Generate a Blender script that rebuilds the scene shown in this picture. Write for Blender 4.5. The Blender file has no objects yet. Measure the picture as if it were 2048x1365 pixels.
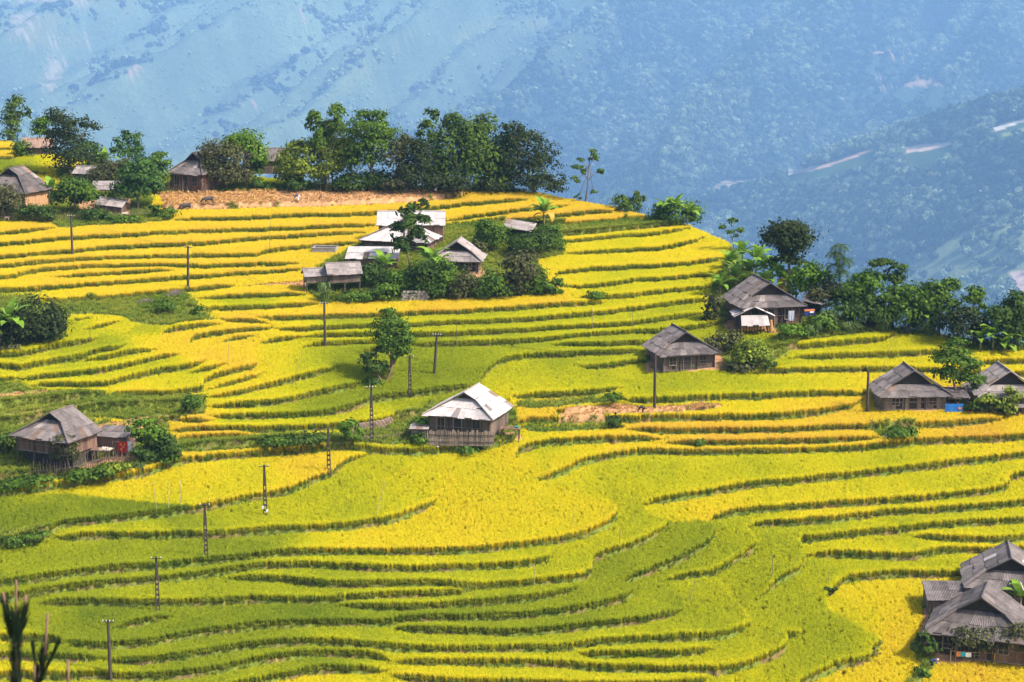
import bpy, math, random
import numpy as np
from mathutils import Vector, Matrix, Euler

SC = bpy.context.scene
COL = SC.collection
# ------------------------------------------------------------------ camera, sky, sun, exposure
FPX = 4000.0                      # focal length in pixels of a 2048 px wide frame
PITCH = math.radians(11.5)
CAMZ = 90.0
cam_d = bpy.data.cameras.new('camera')
cam = bpy.data.objects.new('camera', cam_d)
COL.objects.link(cam)
cam.location = (0, 0, CAMZ)
cam.rotation_euler = (math.pi / 2 - PITCH, 0, 0)
cam_d.sensor_width = 36.0
cam_d.lens = 36.0 * FPX / 2048.0
cam_d.clip_start = 0.5
cam_d.clip_end = 24000
cam_d.dof.use_dof = True
cam_d.dof.focus_distance = 270
cam_d.dof.aperture_fstop = 5.0
SC.camera = cam

SUN_DIR = Vector((0.78, -0.30, 0.92)).normalized()     # towards the sun
sun_el = math.asin(SUN_DIR.z)
sun_az = math.atan2(SUN_DIR.x, SUN_DIR.y)
world = bpy.data.worlds.new('World')
SC.world = world
world.use_nodes = True
wn = world.node_tree
wn.nodes.clear()
w_out = wn.nodes.new('ShaderNodeOutputWorld')
w_bg = wn.nodes.new('ShaderNodeBackground')
w_sky = wn.nodes.new('ShaderNodeTexSky')
w_sky.sky_type = 'NISHITA'
w_sky.sun_disc = False
w_sky.dust_density = 3.0
w_sky.ozone_density = 0.6
w_sky.sun_elevation = sun_el
w_sky.sun_rotation = sun_az
w_bg.inputs['Strength'].default_value = 0.15
wn.links.new(w_sky.outputs[0], w_bg.inputs['Color'])
wn.links.new(w_bg.outputs[0], w_out.inputs['Surface'])
sun_d = bpy.data.lights.new('sun', 'SUN')
sun_d.energy = 4.1
sun_d.angle = math.radians(5.0)
sun_d.color = (1.0, 0.94, 0.84)
sun = bpy.data.objects.new('sun', sun_d)
COL.objects.link(sun)
sun.location = (60, 150, 260)
sun.rotation_euler = SUN_DIR.to_track_quat('Z', 'Y').to_euler()

SC.view_settings.view_transform = 'Standard'
SC.view_settings.look = 'None'
SC.view_settings.gamma = 1.0
SC.view_settings.use_curve_mapping = False
SC.view_settings.exposure = 0.98
SC.cycles.use_denoising = True
SC.cycles.max_bounces = 5
SC.cycles.diffuse_bounces = 3
SC.cycles.glossy_bounces = 2
SC.cycles.transmission_bounces = 3
SC.cycles.transparent_max_bounces = 6
SC.cycles.volume_bounces = 1
SC.cycles.sample_clamp_indirect = 6.0

rng = np.random.default_rng(7)
random.seed(7)

# ------------------------------------------------------------------ materials
def _ramp(nt, fac, stops):
    r = nt.nodes.new('ShaderNodeValToRGB')
    while len(r.color_ramp.elements) < len(stops):
        r.color_ramp.elements.new(0.5)
    for e, (p, c) in zip(r.color_ramp.elements, stops):
        e.position = p
        e.color = (c[0], c[1], c[2], 1)
    nt.links.new(fac, r.inputs['Fac'])
    return r.outputs['Color']

def mat(name, c1, c2=None, scale=3.0, rough=0.85, rnd=0.0, bump=0.0, bscale=20.0, stretch=(1, 1, 1), metallic=0.0, spec=0.3):
    """mottled surface: two colours mixed by noise, optional tone shift per object, optional relief"""
    m = bpy.data.materials.new(name)
    m.use_nodes = True
    nt = m.node_tree
    b = nt.nodes['Principled BSDF']
    b.inputs['Roughness'].default_value = rough
    b.inputs['Metallic'].default_value = metallic
    b.inputs['Specular IOR Level'].default_value = spec
    if c2 is None:
        c2 = tuple(v * 0.72 for v in c1)
    tc = nt.nodes.new('ShaderNodeTexCoord')
    mp = nt.nodes.new('ShaderNodeMapping')
    mp.inputs['Scale'].default_value = stretch
    nt.links.new(tc.outputs['Object'], mp.inputs['Vector'])
    no = nt.nodes.new('ShaderNodeTexNoise')
    no.inputs['Scale'].default_value = scale
    no.inputs['Detail'].default_value = 5
    no.inputs['Roughness'].default_value = 0.65
    nt.links.new(mp.outputs[0], no.inputs['Vector'])
    col = _ramp(nt, no.outputs['Fac'], [(0.32, c2), (0.68, c1)])
    if rnd:
        oi = nt.nodes.new('ShaderNodeObjectInfo')
        hs = nt.nodes.new('ShaderNodeHueSaturation')
        ma = nt.nodes.new('ShaderNodeMapRange')
        ma.inputs['To Min'].default_value = 1 - rnd
        ma.inputs['To Max'].default_value = 1 + rnd
        nt.links.new(oi.outputs['Random'], ma.inputs['Value'])
        nt.links.new(ma.outputs[0], hs.inputs['Value'])
        nt.links.new(col, hs.inputs['Color'])
        col = hs.outputs[0]
    nt.links.new(col, b.inputs['Base Color'])
    if bump:
        n2 = nt.nodes.new('ShaderNodeTexNoise')
        n2.inputs['Scale'].default_value = bscale
        n2.inputs['Detail'].default_value = 4
        nt.links.new(mp.outputs[0], n2.inputs['Vector'])
        bp = nt.nodes.new('ShaderNodeBump')
        bp.inputs['Strength'].default_value = bump
        bp.inputs['Distance'].default_value = 0.05
        nt.links.new(n2.outputs['Fac'], bp.inputs['Height'])
        nt.links.new(bp.outputs[0], b.inputs['Normal'])
    return m

def leaf_mat(name, dark, light, trans=0.35, rough=0.75):
    """leaf: tone by the per-leaf attribute 'var', thin and slightly translucent"""
    m = bpy.data.materials.new(name)
    m.use_nodes = True
    nt = m.node_tree
    nt.nodes.remove(nt.nodes['Principled BSDF'])
    out = nt.nodes['Material Output']
    at = nt.nodes.new('ShaderNodeAttribute')
    at.attribute_name = 'var'
    col = _ramp(nt, at.outputs['Fac'], [(0.0, dark), (1.0, light)])
    d = nt.nodes.new('ShaderNodeBsdfPrincipled')
    d.inputs['Roughness'].default_value = rough
    d.inputs['Specular IOR Level'].default_value = 0.08
    t = nt.nodes.new('ShaderNodeBsdfTranslucent')
    mx = nt.nodes.new('ShaderNodeMixShader')
    mx.inputs[0].default_value = trans
    nt.links.new(col, d.inputs['Base Color'])
    nt.links.new(col, t.inputs['Color'])
    nt.links.new(d.outputs[0], mx.inputs[1])
    nt.links.new(t.outputs[0], mx.inputs[2])
    nt.links.new(mx.outputs[0], out.inputs['Surface'])
    return m

def crop_mat(name, stem_mul, trans=0.3):
    """crop plant: stalk colour low, ear colour high ('h' runs 0..1 up the plant); colour 'col' comes with each plant"""
    m = bpy.data.materials.new(name)
    m.use_nodes = True
    nt = m.node_tree
    nt.nodes.remove(nt.nodes['Principled BSDF'])
    out = nt.nodes['Material Output']
    ai = nt.nodes.new('ShaderNodeAttribute')
    ai.attribute_type = 'INSTANCER'
    ai.attribute_name = 'col'
    ah = nt.nodes.new('ShaderNodeAttribute')
    ah.attribute_name = 'h'
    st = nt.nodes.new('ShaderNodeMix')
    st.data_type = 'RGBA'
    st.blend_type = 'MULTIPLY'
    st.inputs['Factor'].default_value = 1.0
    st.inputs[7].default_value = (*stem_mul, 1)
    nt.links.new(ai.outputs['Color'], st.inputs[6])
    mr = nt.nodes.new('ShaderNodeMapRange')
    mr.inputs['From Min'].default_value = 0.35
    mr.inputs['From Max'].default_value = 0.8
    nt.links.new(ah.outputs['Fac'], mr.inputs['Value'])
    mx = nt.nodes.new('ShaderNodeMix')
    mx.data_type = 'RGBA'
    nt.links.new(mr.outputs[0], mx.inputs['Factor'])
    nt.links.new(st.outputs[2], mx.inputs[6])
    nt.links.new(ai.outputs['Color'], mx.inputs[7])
    d = nt.nodes.new('ShaderNodeBsdfDiffuse')
    t = nt.nodes.new('ShaderNodeBsdfTranslucent')
    ms = nt.nodes.new('ShaderNodeMixShader')
    ms.inputs[0].default_value = trans
    nt.links.new(mx.outputs[2], d.inputs['Color'])
    nt.links.new(mx.outputs[2], t.inputs['Color'])
    nt.links.new(d.outputs[0], ms.inputs[1])
    nt.links.new(t.outputs[0], ms.inputs[2])
    nt.links.new(ms.outputs[0], out.inputs['Surface'])
    return m

# ------------------------------------------------------------------ mesh helpers
class MB:
    """collects shapes, builds one mesh object"""
    def __init__(self):
        self.v = []
        self.f = []
    def add(self, vs, fs):
        o = len(self.v)
        self.v.extend([tuple(p) for p in vs])
        self.f.extend([tuple(i + o for i in f) for f in fs])
        return self
    def box(self, c, s, rz=0.0, rx=0.0, ry=0.0, taper=1.0):
        M = Matrix.Translation(c) @ Euler((rx, ry, rz)).to_matrix().to_4x4()
        vs = []
        for z in (-1, 1):
            t = taper if z > 0 else 1.0
            for x, y in ((-1, -1), (1, -1), (1, 1), (-1, 1)):
                vs.append(M @ Vector((x * s[0] / 2 * t, y * s[1] / 2 * t, z * s[2] / 2)))
        return self.add(vs, [(3, 2, 1, 0), (4, 5, 6, 7), (0, 1, 5, 4), (1, 2, 6, 5), (2, 3, 7, 6), (3, 0, 4, 7)])
    def bar(self, a, b, r, n=6, r2=None):
        return self.tube([a, b], [r, r if r2 is None else r2], n)
    def tube(self, path, radii, n=6):
        path = [Vector(p) for p in path]
        vs, fs = [], []
        for i, p in enumerate(path):
            t = (path[min(i + 1, len(path) - 1)] - path[max(i - 1, 0)]).normalized()
            a = t.orthogonal().normalized() if abs(t.z) > 0.9 else t.cross(Vector((0, 0, 1))).normalized()
            b = t.cross(a)
            for k in range(n):
                th = 2 * math.pi * k / n
                vs.append(p + (a * math.cos(th) + b * math.sin(th)) * radii[i])
        for i in range(len(path) - 1):
            for k in range(n):
                k2 = (k + 1) % n
                fs.append((i * n + k, i * n + k2, (i + 1) * n + k2, (i + 1) * n + k))
        fs.append(tuple(range(n - 1, -1, -1)))
        fs.append(tuple((len(path) - 1) * n + k for k in range(n)))
        return self.add(vs, fs)
    def slab(self, pts, t):
        """thick polygon: pts in order, thickness t against the normal"""
        pts = [Vector(p) for p in pts]
        n = (pts[1] - pts[0]).cross(pts[2] - pts[0]).normalized()
        k = len(pts)
        vs = pts + [p - n * t for p in pts]
        fs = [tuple(range(k)), tuple(range(2 * k - 1, k - 1, -1))]
        for i in range(k):
            j = (i + 1) % k
            fs.append((i, i + k, j + k, j))
        return self.add(vs, fs)
    def mesh(self, name, m=None, smooth=False):
        me = bpy.data.meshes.new(name)
        me.from_pydata(self.v, [], self.f)
        if m:
            me.materials.append(m)
        if smooth:
            me.polygons.foreach_set('use_smooth', [True] * len(me.polygons))
        me.update()
        return me
    def build(self, name, m, parent=None, smooth=False, loc=None, label=None):
        return link(name, self.mesh(name, m, smooth), parent, loc, label)

def link(name, me, parent=None, loc=None, label=None):
    o = bpy.data.objects.new(name, me)
    COL.objects.link(o)
    if parent is not None:
        o.parent = parent
    if loc is not None:
        o.location = loc
    if label:
        o['label'] = label
    return o

def thing(name, label, cat, loc, rz=0.0, group=None):
    o = bpy.data.objects.new(name, None)
    o.empty_display_size = 0.5
    COL.objects.link(o)
    o.location = loc
    o.rotation_euler = (0, 0, rz)
    tag(o, label, cat, group)
    return o

def tag(o, label=None, cat=None, group=None, kind=None):
    if label: o['label'] = label
    if cat: o['category'] = cat
    if group: o['group'] = group
    if kind: o['kind'] = kind
    return o

def np_mesh(name, V, F, m=None, smooth=False, var=None, varname='var'):
    """mesh from numpy arrays; F is (n,k) with equal corner counts"""
    me = bpy.data.meshes.new(name)
    n, k = F.shape
    me.vertices.add(len(V))
    me.vertices.foreach_set('co', np.ascontiguousarray(V, dtype=np.float32).ravel())
    me.loops.add(n * k)
    me.loops.foreach_set('vertex_index', np.ascontiguousarray(F, dtype=np.int32).ravel())
    me.polygons.add(n)
    me.polygons.foreach_set('loop_start', np.arange(n, dtype=np.int32) * k)
    me.polygons.foreach_set('loop_total', np.full(n, k, dtype=np.int32))
    if smooth:
        me.polygons.foreach_set('use_smooth', np.ones(n, dtype=bool))
    if var is not None:
        a = me.attributes.new(varname, 'FLOAT', 'POINT' if len(var) == len(V) else 'FACE')
        a.data.foreach_set('value', np.ascontiguousarray(var, dtype=np.float32))
    if m:
        me.materials.append(m)
    me.update(calc_edges=True)
    return me

# ------------------------------------------------------------------ photo geometry
CP, SP = math.cos(PITCH), math.sin(PITCH)
def ray(u, v):
    xc = (u - 1024.0) / FPX
    yc = -(v - 682.5) / FPX
    return xc, CP + yc * SP, -SP + yc * CP
def at(u, v, D):
    """world point seen at pixel (u, v) at depth D along the view axis"""
    x, y, z = ray(u, v)
    return Vector((x * D, y * D, CAMZ + z * D))
def project(X, Y, Z):
    z = Z - CAMZ
    d = Y * CP - z * SP
    yc = (Y * SP + z * CP) / d
    return 1024 + FPX * X / d, 682.5 - FPX * yc

def catmull(pts, step=6.0):
    P = np.array(pts, float)
    if len(P) < 3:
        n = max(2, int(np.hypot(*(P[-1] - P[0])) / step))
        return np.linspace(P[0], P[-1], n)
    Q = np.vstack([2 * P[0] - P[1], P, 2 * P[-1] - P[-2]])
    out = []
    for i in range(1, len(Q) - 2):
        p0, p1, p2, p3 = Q[i - 1], Q[i], Q[i + 1], Q[i + 2]
        n = max(2, int(np.hypot(*(p2 - p1)) / step))
        t = np.linspace(0, 1, n, endpoint=False)[:, None]
        c = 0.5 * (2 * p1 + (p2 - p0) * t + (2 * p0 - 5 * p1 + 4 * p2 - p3) * t ** 2 + (3 * p1 - p0 - 3 * p2 + p3) * t ** 3)
        out.append(c)
    out.append(P[-1:])
    return np.vstack(out)

def in_poly(U, V, poly):
    inside = np.zeros(U.shape, bool)
    n = len(poly)
    j = n - 1
    for i in range(n):
        xi, yi = poly[i]
        xj, yj = poly[j]
        if yi != yj:
            c = ((yi > V) != (yj > V)) & (U < (xj - xi) * (V - yi) / (yj - yi) + xi)
            inside ^= c
        j = i
    return inside

def vnoise(x, y, seed=0):
    """smooth value noise in 0..1 on arrays"""
    r = np.random.default_rng(seed)
    T = r.random((256, 256))
    xi = np.floor(x).astype(int); yi = np.floor(y).astype(int)
    fx = x - xi; fy = y - yi
    fx = fx * fx * (3 - 2 * fx); fy = fy * fy * (3 - 2 * fy)
    a = T[xi & 255, yi & 255]; b = T[(xi + 1) & 255, yi & 255]
    c = T[xi & 255, (yi + 1) & 255]; d = T[(xi + 1) & 255, (yi + 1) & 255]
    return (a * (1 - fx) + b * fx) * (1 - fy) + (c * (1 - fx) + d * fx) * fy
def fbm(x, y, seed=0, oct=4):
    s = 0; a = 0.5; t = 0
    for k in range(oct):
        s = s + a * vnoise(x * 2 ** k, y * 2 ** k, seed + k)
        t += a; a *= 0.5
    return s / t
# ------------------------------------------------------------------ the terraced spur: banks traced as plan curves, levels solved between them
SCALE_T = [(1500, 17.7), (1365, 18.7), (1118, 16.8), (860, 15.0), (582, 12.8), (400, 11.0), (300, 10.0), (240, 9.5)]
SCALE_T[0] = (1500, 19.6)
_sv = np.array([a for a, b in SCALE_T][::-1], float)
_ss = np.array([b for a, b in SCALE_T][::-1], float)
def depth_of(v):
    return FPX / np.interp(v, _sv, _ss)

BANKS = [
 # hilltop rows below the village
 [(0,470),(50,466),(112,458)],
 [(-240,505),(0,491),(37,489),(100,481),(175,477),(250,474),(325,469),(400,464),(512,461),(600,458),(700,452),(758,447)],
 [(345,441),(440,439),(512,437),(600,432),(700,430),(775,425),(857,417),(925,410),(1012,405),(1060,400)],
 [(300,415),(330,416),(440,416),(500,413),(660,411),(790,405),(852,401),(905,397),(928,392),(905,386),(880,385),(700,386),(500,387),(310,389)],
 [(885,442),(950,432),(1012,426),(1050,421),(1100,418),(1140,413)],
 [(960,447),(1000,441),(1060,437),(1122,431),(1225,425),(1240,418)],
 [(1030,452),(1115,447),(1225,442),(1297,434)],
 [(1100,470),(1180,466),(1300,455),(1370,450)],
 [(1112,484),(1117,482),(1225,472),(1325,465),(1382,455)],
 [(1130,507),(1225,502),(1312,498),(1350,491),(1385,482),(1416,470)],
 [(1117,564),(1108,552),(1125,545),(1225,537),(1325,532),(1400,525),(1456,514)],
 [(1118,572),(1175,575),(1237,567),(1275,560),(1350,555),(1430,549)],
 [(1150,600),(1199,597),(1274,589),(1349,579),(1430,571)],
 [(512,637),(612,636),(662,635),(762,635),(837,630),(937,626),(1024,620),(1099,615),(1174,608),(1214,602)],
 [(549,655),(612,658),(687,657),(737,656),(824,651),(912,647),(1024,643),(1124,634),(1199,626),(1274,617),(1349,605),(1430,596)],
 [(607,668),(712,669),(822,670),(937,667),(1024,662),(1099,657),(1199,654),(1264,650),(1290,645),(1349,635),(1410,624)],
 [(817,686),(887,684),(1024,681),(1112,676),(1164,670),(1224,665),(1274,662),(1374,655),(1455,644)],
 [(1100,684),(1129,686),(1187,690),(1249,688),(1315,681)],
 [(952,772),(974,742),(999,722),(1024,713),(1074,707),(1124,705),(1174,702),(1249,700),(1295,697)],
 [(1154,727),(1179,732),(1224,726),(1305,716)],
 # rows on the left of the hilltop
 [(-240,528),(0,518),(75,510),(150,505),(225,497),(325,492),(375,491),(437,485),(512,476),(575,472),(650,466),(730,461)],
 [(-240,545),(0,532),(75,525),(150,520),(225,516),(325,514),(400,512),(500,515),(518,512),(537,502),(600,492),(675,486),(720,482)],
 [(-240,570),(0,555),(37,547),(62,540),(125,534),(225,532),(350,531),(425,532),(512,530),(600,525)],
 [(110,552),(225,543),(350,538)],
 [(-240,590),(12,576),(100,574),(175,567),(250,561),(350,554),(425,549),(500,543),(612,535)],
 [(75,597),(100,598),(175,596),(250,589),(325,581),(400,575),(464,570),(470,560)],
 [(392,594),(512,592),(615,588)],
 [(376,610),(400,617),(512,615),(587,611),(640,609)],
 [(436,637),(460,640),(512,641),(545,648)],
 [(512,684),(557,676),(610,667)],
 [(599,693),(624,685),(687,680),(750,679),(815,682)],
 [(709,705),(724,696),(750,692),(815,694)],
 # curling fields in the hollow
 [(322,680),(325,665),(375,655),(445,647)],
 [(400,700),(380,686),(382,676),(400,668),(450,662),(512,655),(548,650)],
 [(245,672),(262,662),(270,650)],
 [(167,662),(200,652),(240,640)],
 [(135,642),(187,635)],
 [(435,684),(462,672),(512,665)],
 [(505,693),(515,680)],
 [(-240,725),(0,717),(62,710),(125,695),(187,682),(191,673)],
 [(-240,730),(0,733),(37,738),(100,725),(150,717),(200,707),(237,702),(256,690)],
 [(160,719),(240,709),(314,700)],
 [(37,756),(125,752),(187,745),(237,735),(300,719),(362,709)],
 [(57,768),(125,768),(200,769),(237,760),(287,747),(325,740),(375,737),(400,732),(420,722)],
 [(377,743),(425,740),(458,729)],
 [(225,784),(300,790),(350,790),(405,780),(405,767),(420,755),(462,745),(500,738),(514,728),(500,715)],
 [(412,779),(462,766),(512,752),(526,746)],
 [(410,796),(462,790),(512,777),(562,765),(624,750),(672,735)],
 [(412,813),(512,810),(582,802),(612,792),(687,777),(730,766)],
 [(412,836),(512,834),(587,833),(672,826),(712,812),(749,798),(824,788),(912,776),(945,769)],
 [(340,858),(512,861),(612,855),(712,848),(774,838),(845,822)],
 [(338,836),(412,847),(430,840)],
 [(345,876),(425,871),(512,866)],
 [(362,897),(512,884),(640,876)],
 [(-240,1000),(0,982),(100,972),(225,957),(295,944),(350,922),(430,908),(512,901),(662,892),(735,898),(837,902),(937,895),(1026,884)],
 [(-240,822),(0,812),(100,802),(212,790)],
 [(-240,858),(0,845),(125,825),(200,815),(350,808),(410,806)],
 [(175,862),(250,850),(340,838)],
 [(-240,936),(0,932),(45,927)],
 [(-240,962),(0,957),(85,949)],
 [(-240,762),(0,758),(34,754)],
 [(824,922),(800,942),(775,962)],
 # right hand side
 [(1024,795),(1124,791),(1199,785),(1243,776)],
 [(1243,790),(1255,802),(1324,804),(1399,801),(1444,797),(1536,794),(1636,790),(1711,789),(1735,785)],
 [(1024,845),(1109,840),(1179,838),(1259,840),(1366,838),(1449,838),(1536,836),(1611,831),(1661,822),(1706,810),(1728,793)],
 [(1109,838),(1112,826),(1170,822),(1182,812)],
 [(1366,836),(1370,822),(1440,815)],
 [(1249,857),(1324,861),(1424,862),(1536,861),(1636,858),(1736,855),(1824,853),(1911,850),(2008,839)],
 [(1331,884),(1449,886),(1536,886),(1661,882),(1760,877)],
 [(1028,932),(1031,907),(1049,892),(1099,883),(1149,880),(1224,877),(1324,872)],
 [(1066,957),(1099,952),(1136,937),(1174,918),(1224,905),(1274,898),(1349,897),(1409,896),(1536,894),(1661,892),(1786,888),(1831,882),(1936,879),(2048,876),(2290,866)],
 [(1285,1008),(1324,1000),(1399,987),(1474,975),(1536,967),(1636,957),(1736,946),(1836,935),(1936,922),(2048,909),(2290,880)],
 [(1413,1042),(1429,1032),(1474,1022),(1536,1019),(1611,1015),(1711,1010),(1811,1005),(1911,995),(2000,983),(2017,970),(2016,958),(2048,946),(2290,915)],
 [(1494,1052),(1505,1043),(1551,1040),(1574,1041),(1661,1038),(1711,1032),(1749,1025),(1786,1021),(1911,1019),(2048,1006),(2290,985)],
 [(1769,1054),(1756,1046),(1726,1041)],
 [(1520,1186),(1536,1177),(1561,1157),(1596,1142),(1603,1127),(1608,1100),(1598,1085),(1604,1070),(1636,1072),(1711,1066),(1769,1060),(1811,1057),(1911,1047),(2048,1041),(2290,1030)],
 [(1819,1066),(1886,1075),(1948,1080),(2048,1079),(2290,1070)],
 [(1613,1101),(1711,1106),(1774,1112),(1824,1114),(1849,1106),(1886,1093),(1924,1090),(1974,1093),(2048,1091),(2290,1086)],
 [(1655,1212),(1652,1190),(1662,1178),(1676,1162),(1691,1152),(1749,1145),(1799,1142),(1936,1145)],
 [(1655,1212),(1666,1226),(1701,1249),(1736,1271),(1754,1282),(1761,1292),(1744,1302),(1743,1314),(1719,1323),(1684,1329),(1648,1343),(1613,1357),(1590,1375),(1570,1400)][::-1],
 [(1540,700),(1611,695),(1686,690),(1761,682),(1790,671)],
 [(1580,715),(1686,712),(1786,710),(1898,704)],
 [(1500,748),(1536,743),(1611,739),(1711,735),(1824,737),(1961,745),(2048,745),(2290,745)],
 [(1945,731),(2048,727),(2290,725)],
 # lower bowl
 [(-240,1110),(0,1090),(50,1078),(100,1062),(125,1050),(200,1043),(275,1035),(360,1024),(430,1012),(485,999),(537,990),(587,979),(617,963),(662,945),(687,922),(735,899)],
 [(105,1069),(150,1071),(212,1066),(250,1069),(325,1070),(412,1070),(450,1070),(512,1064),(612,1060),(687,1056),(737,1049),(787,1040),(837,1020),(867,1005),(876,990)],
 [(-240,1200),(0,1173),(75,1165),(150,1153),(225,1144),(325,1137),(412,1128),(512,1119),(554,1112),(624,1110),(712,1108),(812,1109),(924,1108),(1024,1098),(1086,1088),(1149,1077),(1199,1060),(1231,1038),(1228,1020),(1200,1000),(1190,992)],
 [(-240,1225),(0,1192),(100,1176),(200,1166),(325,1154),(425,1142),(512,1130),(587,1127),(650,1130),(712,1137),(812,1143),(912,1140),(1024,1134),(1074,1126),(1097,1115),(1099,1098)],
 [(450,1147),(512,1148),(574,1154),(637,1168),(687,1173),(762,1174),(862,1174),(924,1178),(1024,1174),(1099,1167),(1162,1160),(1181,1150),(1184,1131),(1192,1113),(1236,1099),(1286,1084),(1324,1059),(1338,1042)],
 [(75,1196),(150,1197),(225,1202),(325,1204),(425,1202),(512,1196),(587,1197),(662,1197),(712,1194),(812,1189),(909,1184),(935,1180)],
 [(675,1202),(737,1208),(812,1212),(887,1210),(1024,1204),(1099,1194),(1158,1175)],
 [(122,1290),(175,1302),(237,1297),(300,1292),(375,1272),(450,1262),(512,1255),(587,1250),(662,1246),(774,1244),(800,1237),(862,1235),(1024,1234),(1099,1229),(1162,1222),(1224,1207),(1257,1196),(1265,1184),(1252,1171),(1256,1155),(1299,1140),(1349,1125),(1399,1100),(1426,1076),(1428,1054),(1405,1043)],
 [(225,1262),(260,1250),(310,1236),(345,1228)],
 [(1329,1156),(1374,1147),(1411,1146),(1449,1132),(1499,1102),(1509,1087),(1500,1062),(1494,1050)],
 [(780,1247),(862,1256),(937,1260),(1024,1266),(1124,1261),(1199,1254),(1274,1246),(1349,1231),(1367,1222)],
 [(1502,1248),(1485,1225),(1462,1200),(1440,1168),(1405,1148)],
 [(212,1319),(237,1327),(325,1322),(425,1304),(512,1290),(587,1286),(640,1288),(737,1296),(812,1298),(912,1302),(1024,1299),(1124,1298),(1149,1296),(1164,1291),(1274,1287),(1374,1284),(1449,1276),(1504,1250)],
 [(1156,1304),(1199,1311),(1299,1310),(1374,1309),(1428,1297)],
 [(785,1319),(887,1321),(1024,1321),(1124,1324),(1224,1334),(1324,1338),(1424,1342),(1473,1337),(1525,1321),(1569,1301),(1576,1285),(1566,1271),(1608,1266)],
 [(-240,1352),(100,1350),(225,1350),(325,1350),(425,1340),(512,1318),(562,1309),(624,1299),(687,1299),(762,1306),(785,1316)],
 [(-240,1322),(0,1322),(100,1322),(212,1319)],
 [(420,1385),(512,1358),(574,1344),(637,1331),(712,1330),(776,1334)],
 [(780,1340),(800,1349),(849,1356),(912,1361),(1024,1364),(1200,1366),(1384,1363),(1416,1346)],
 [(0,1272),(110,1278),(122,1290),(120,1298),(0,1301),(-240,1305)],
 [(-240,1400),(300,1395),(700,1400),(1100,1405),(1500,1410)],
 [(-240,1440),(300,1435),(900,1442),(1600,1440),(2290,1420)],
 # top left corner
 [(-240,310),(0,300),(22,296)],
 [(-240,325),(0,316),(38,312)],
 [(-240,348),(0,342),(60,344),(100,346)],
]
PLOT_SHADE_EDGES = [[(1367,1222),(1362,1200),(1340,1168),(1325,1156)], [(450,1076),(490,1081),(530,1090),(552,1106)], [(-240,955),(0,974),(130,984),(250,1003),(330,1014),(392,1021)], [(1338,1042),(1370,1043),(1405,1043)], [(1066,957),(1100,966),(1150,980),(1190,992)],
 [(1285,1008),(1300,1030),(1338,1042)], [(905,1002),(1000,1004),(1100,1001),(1190,994)], [(662,1197),(675,1202)], [(1213,743),(1230,760),(1243,776)]]       # plots that meet without a bank, plus edges of the painted cloud shade
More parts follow.
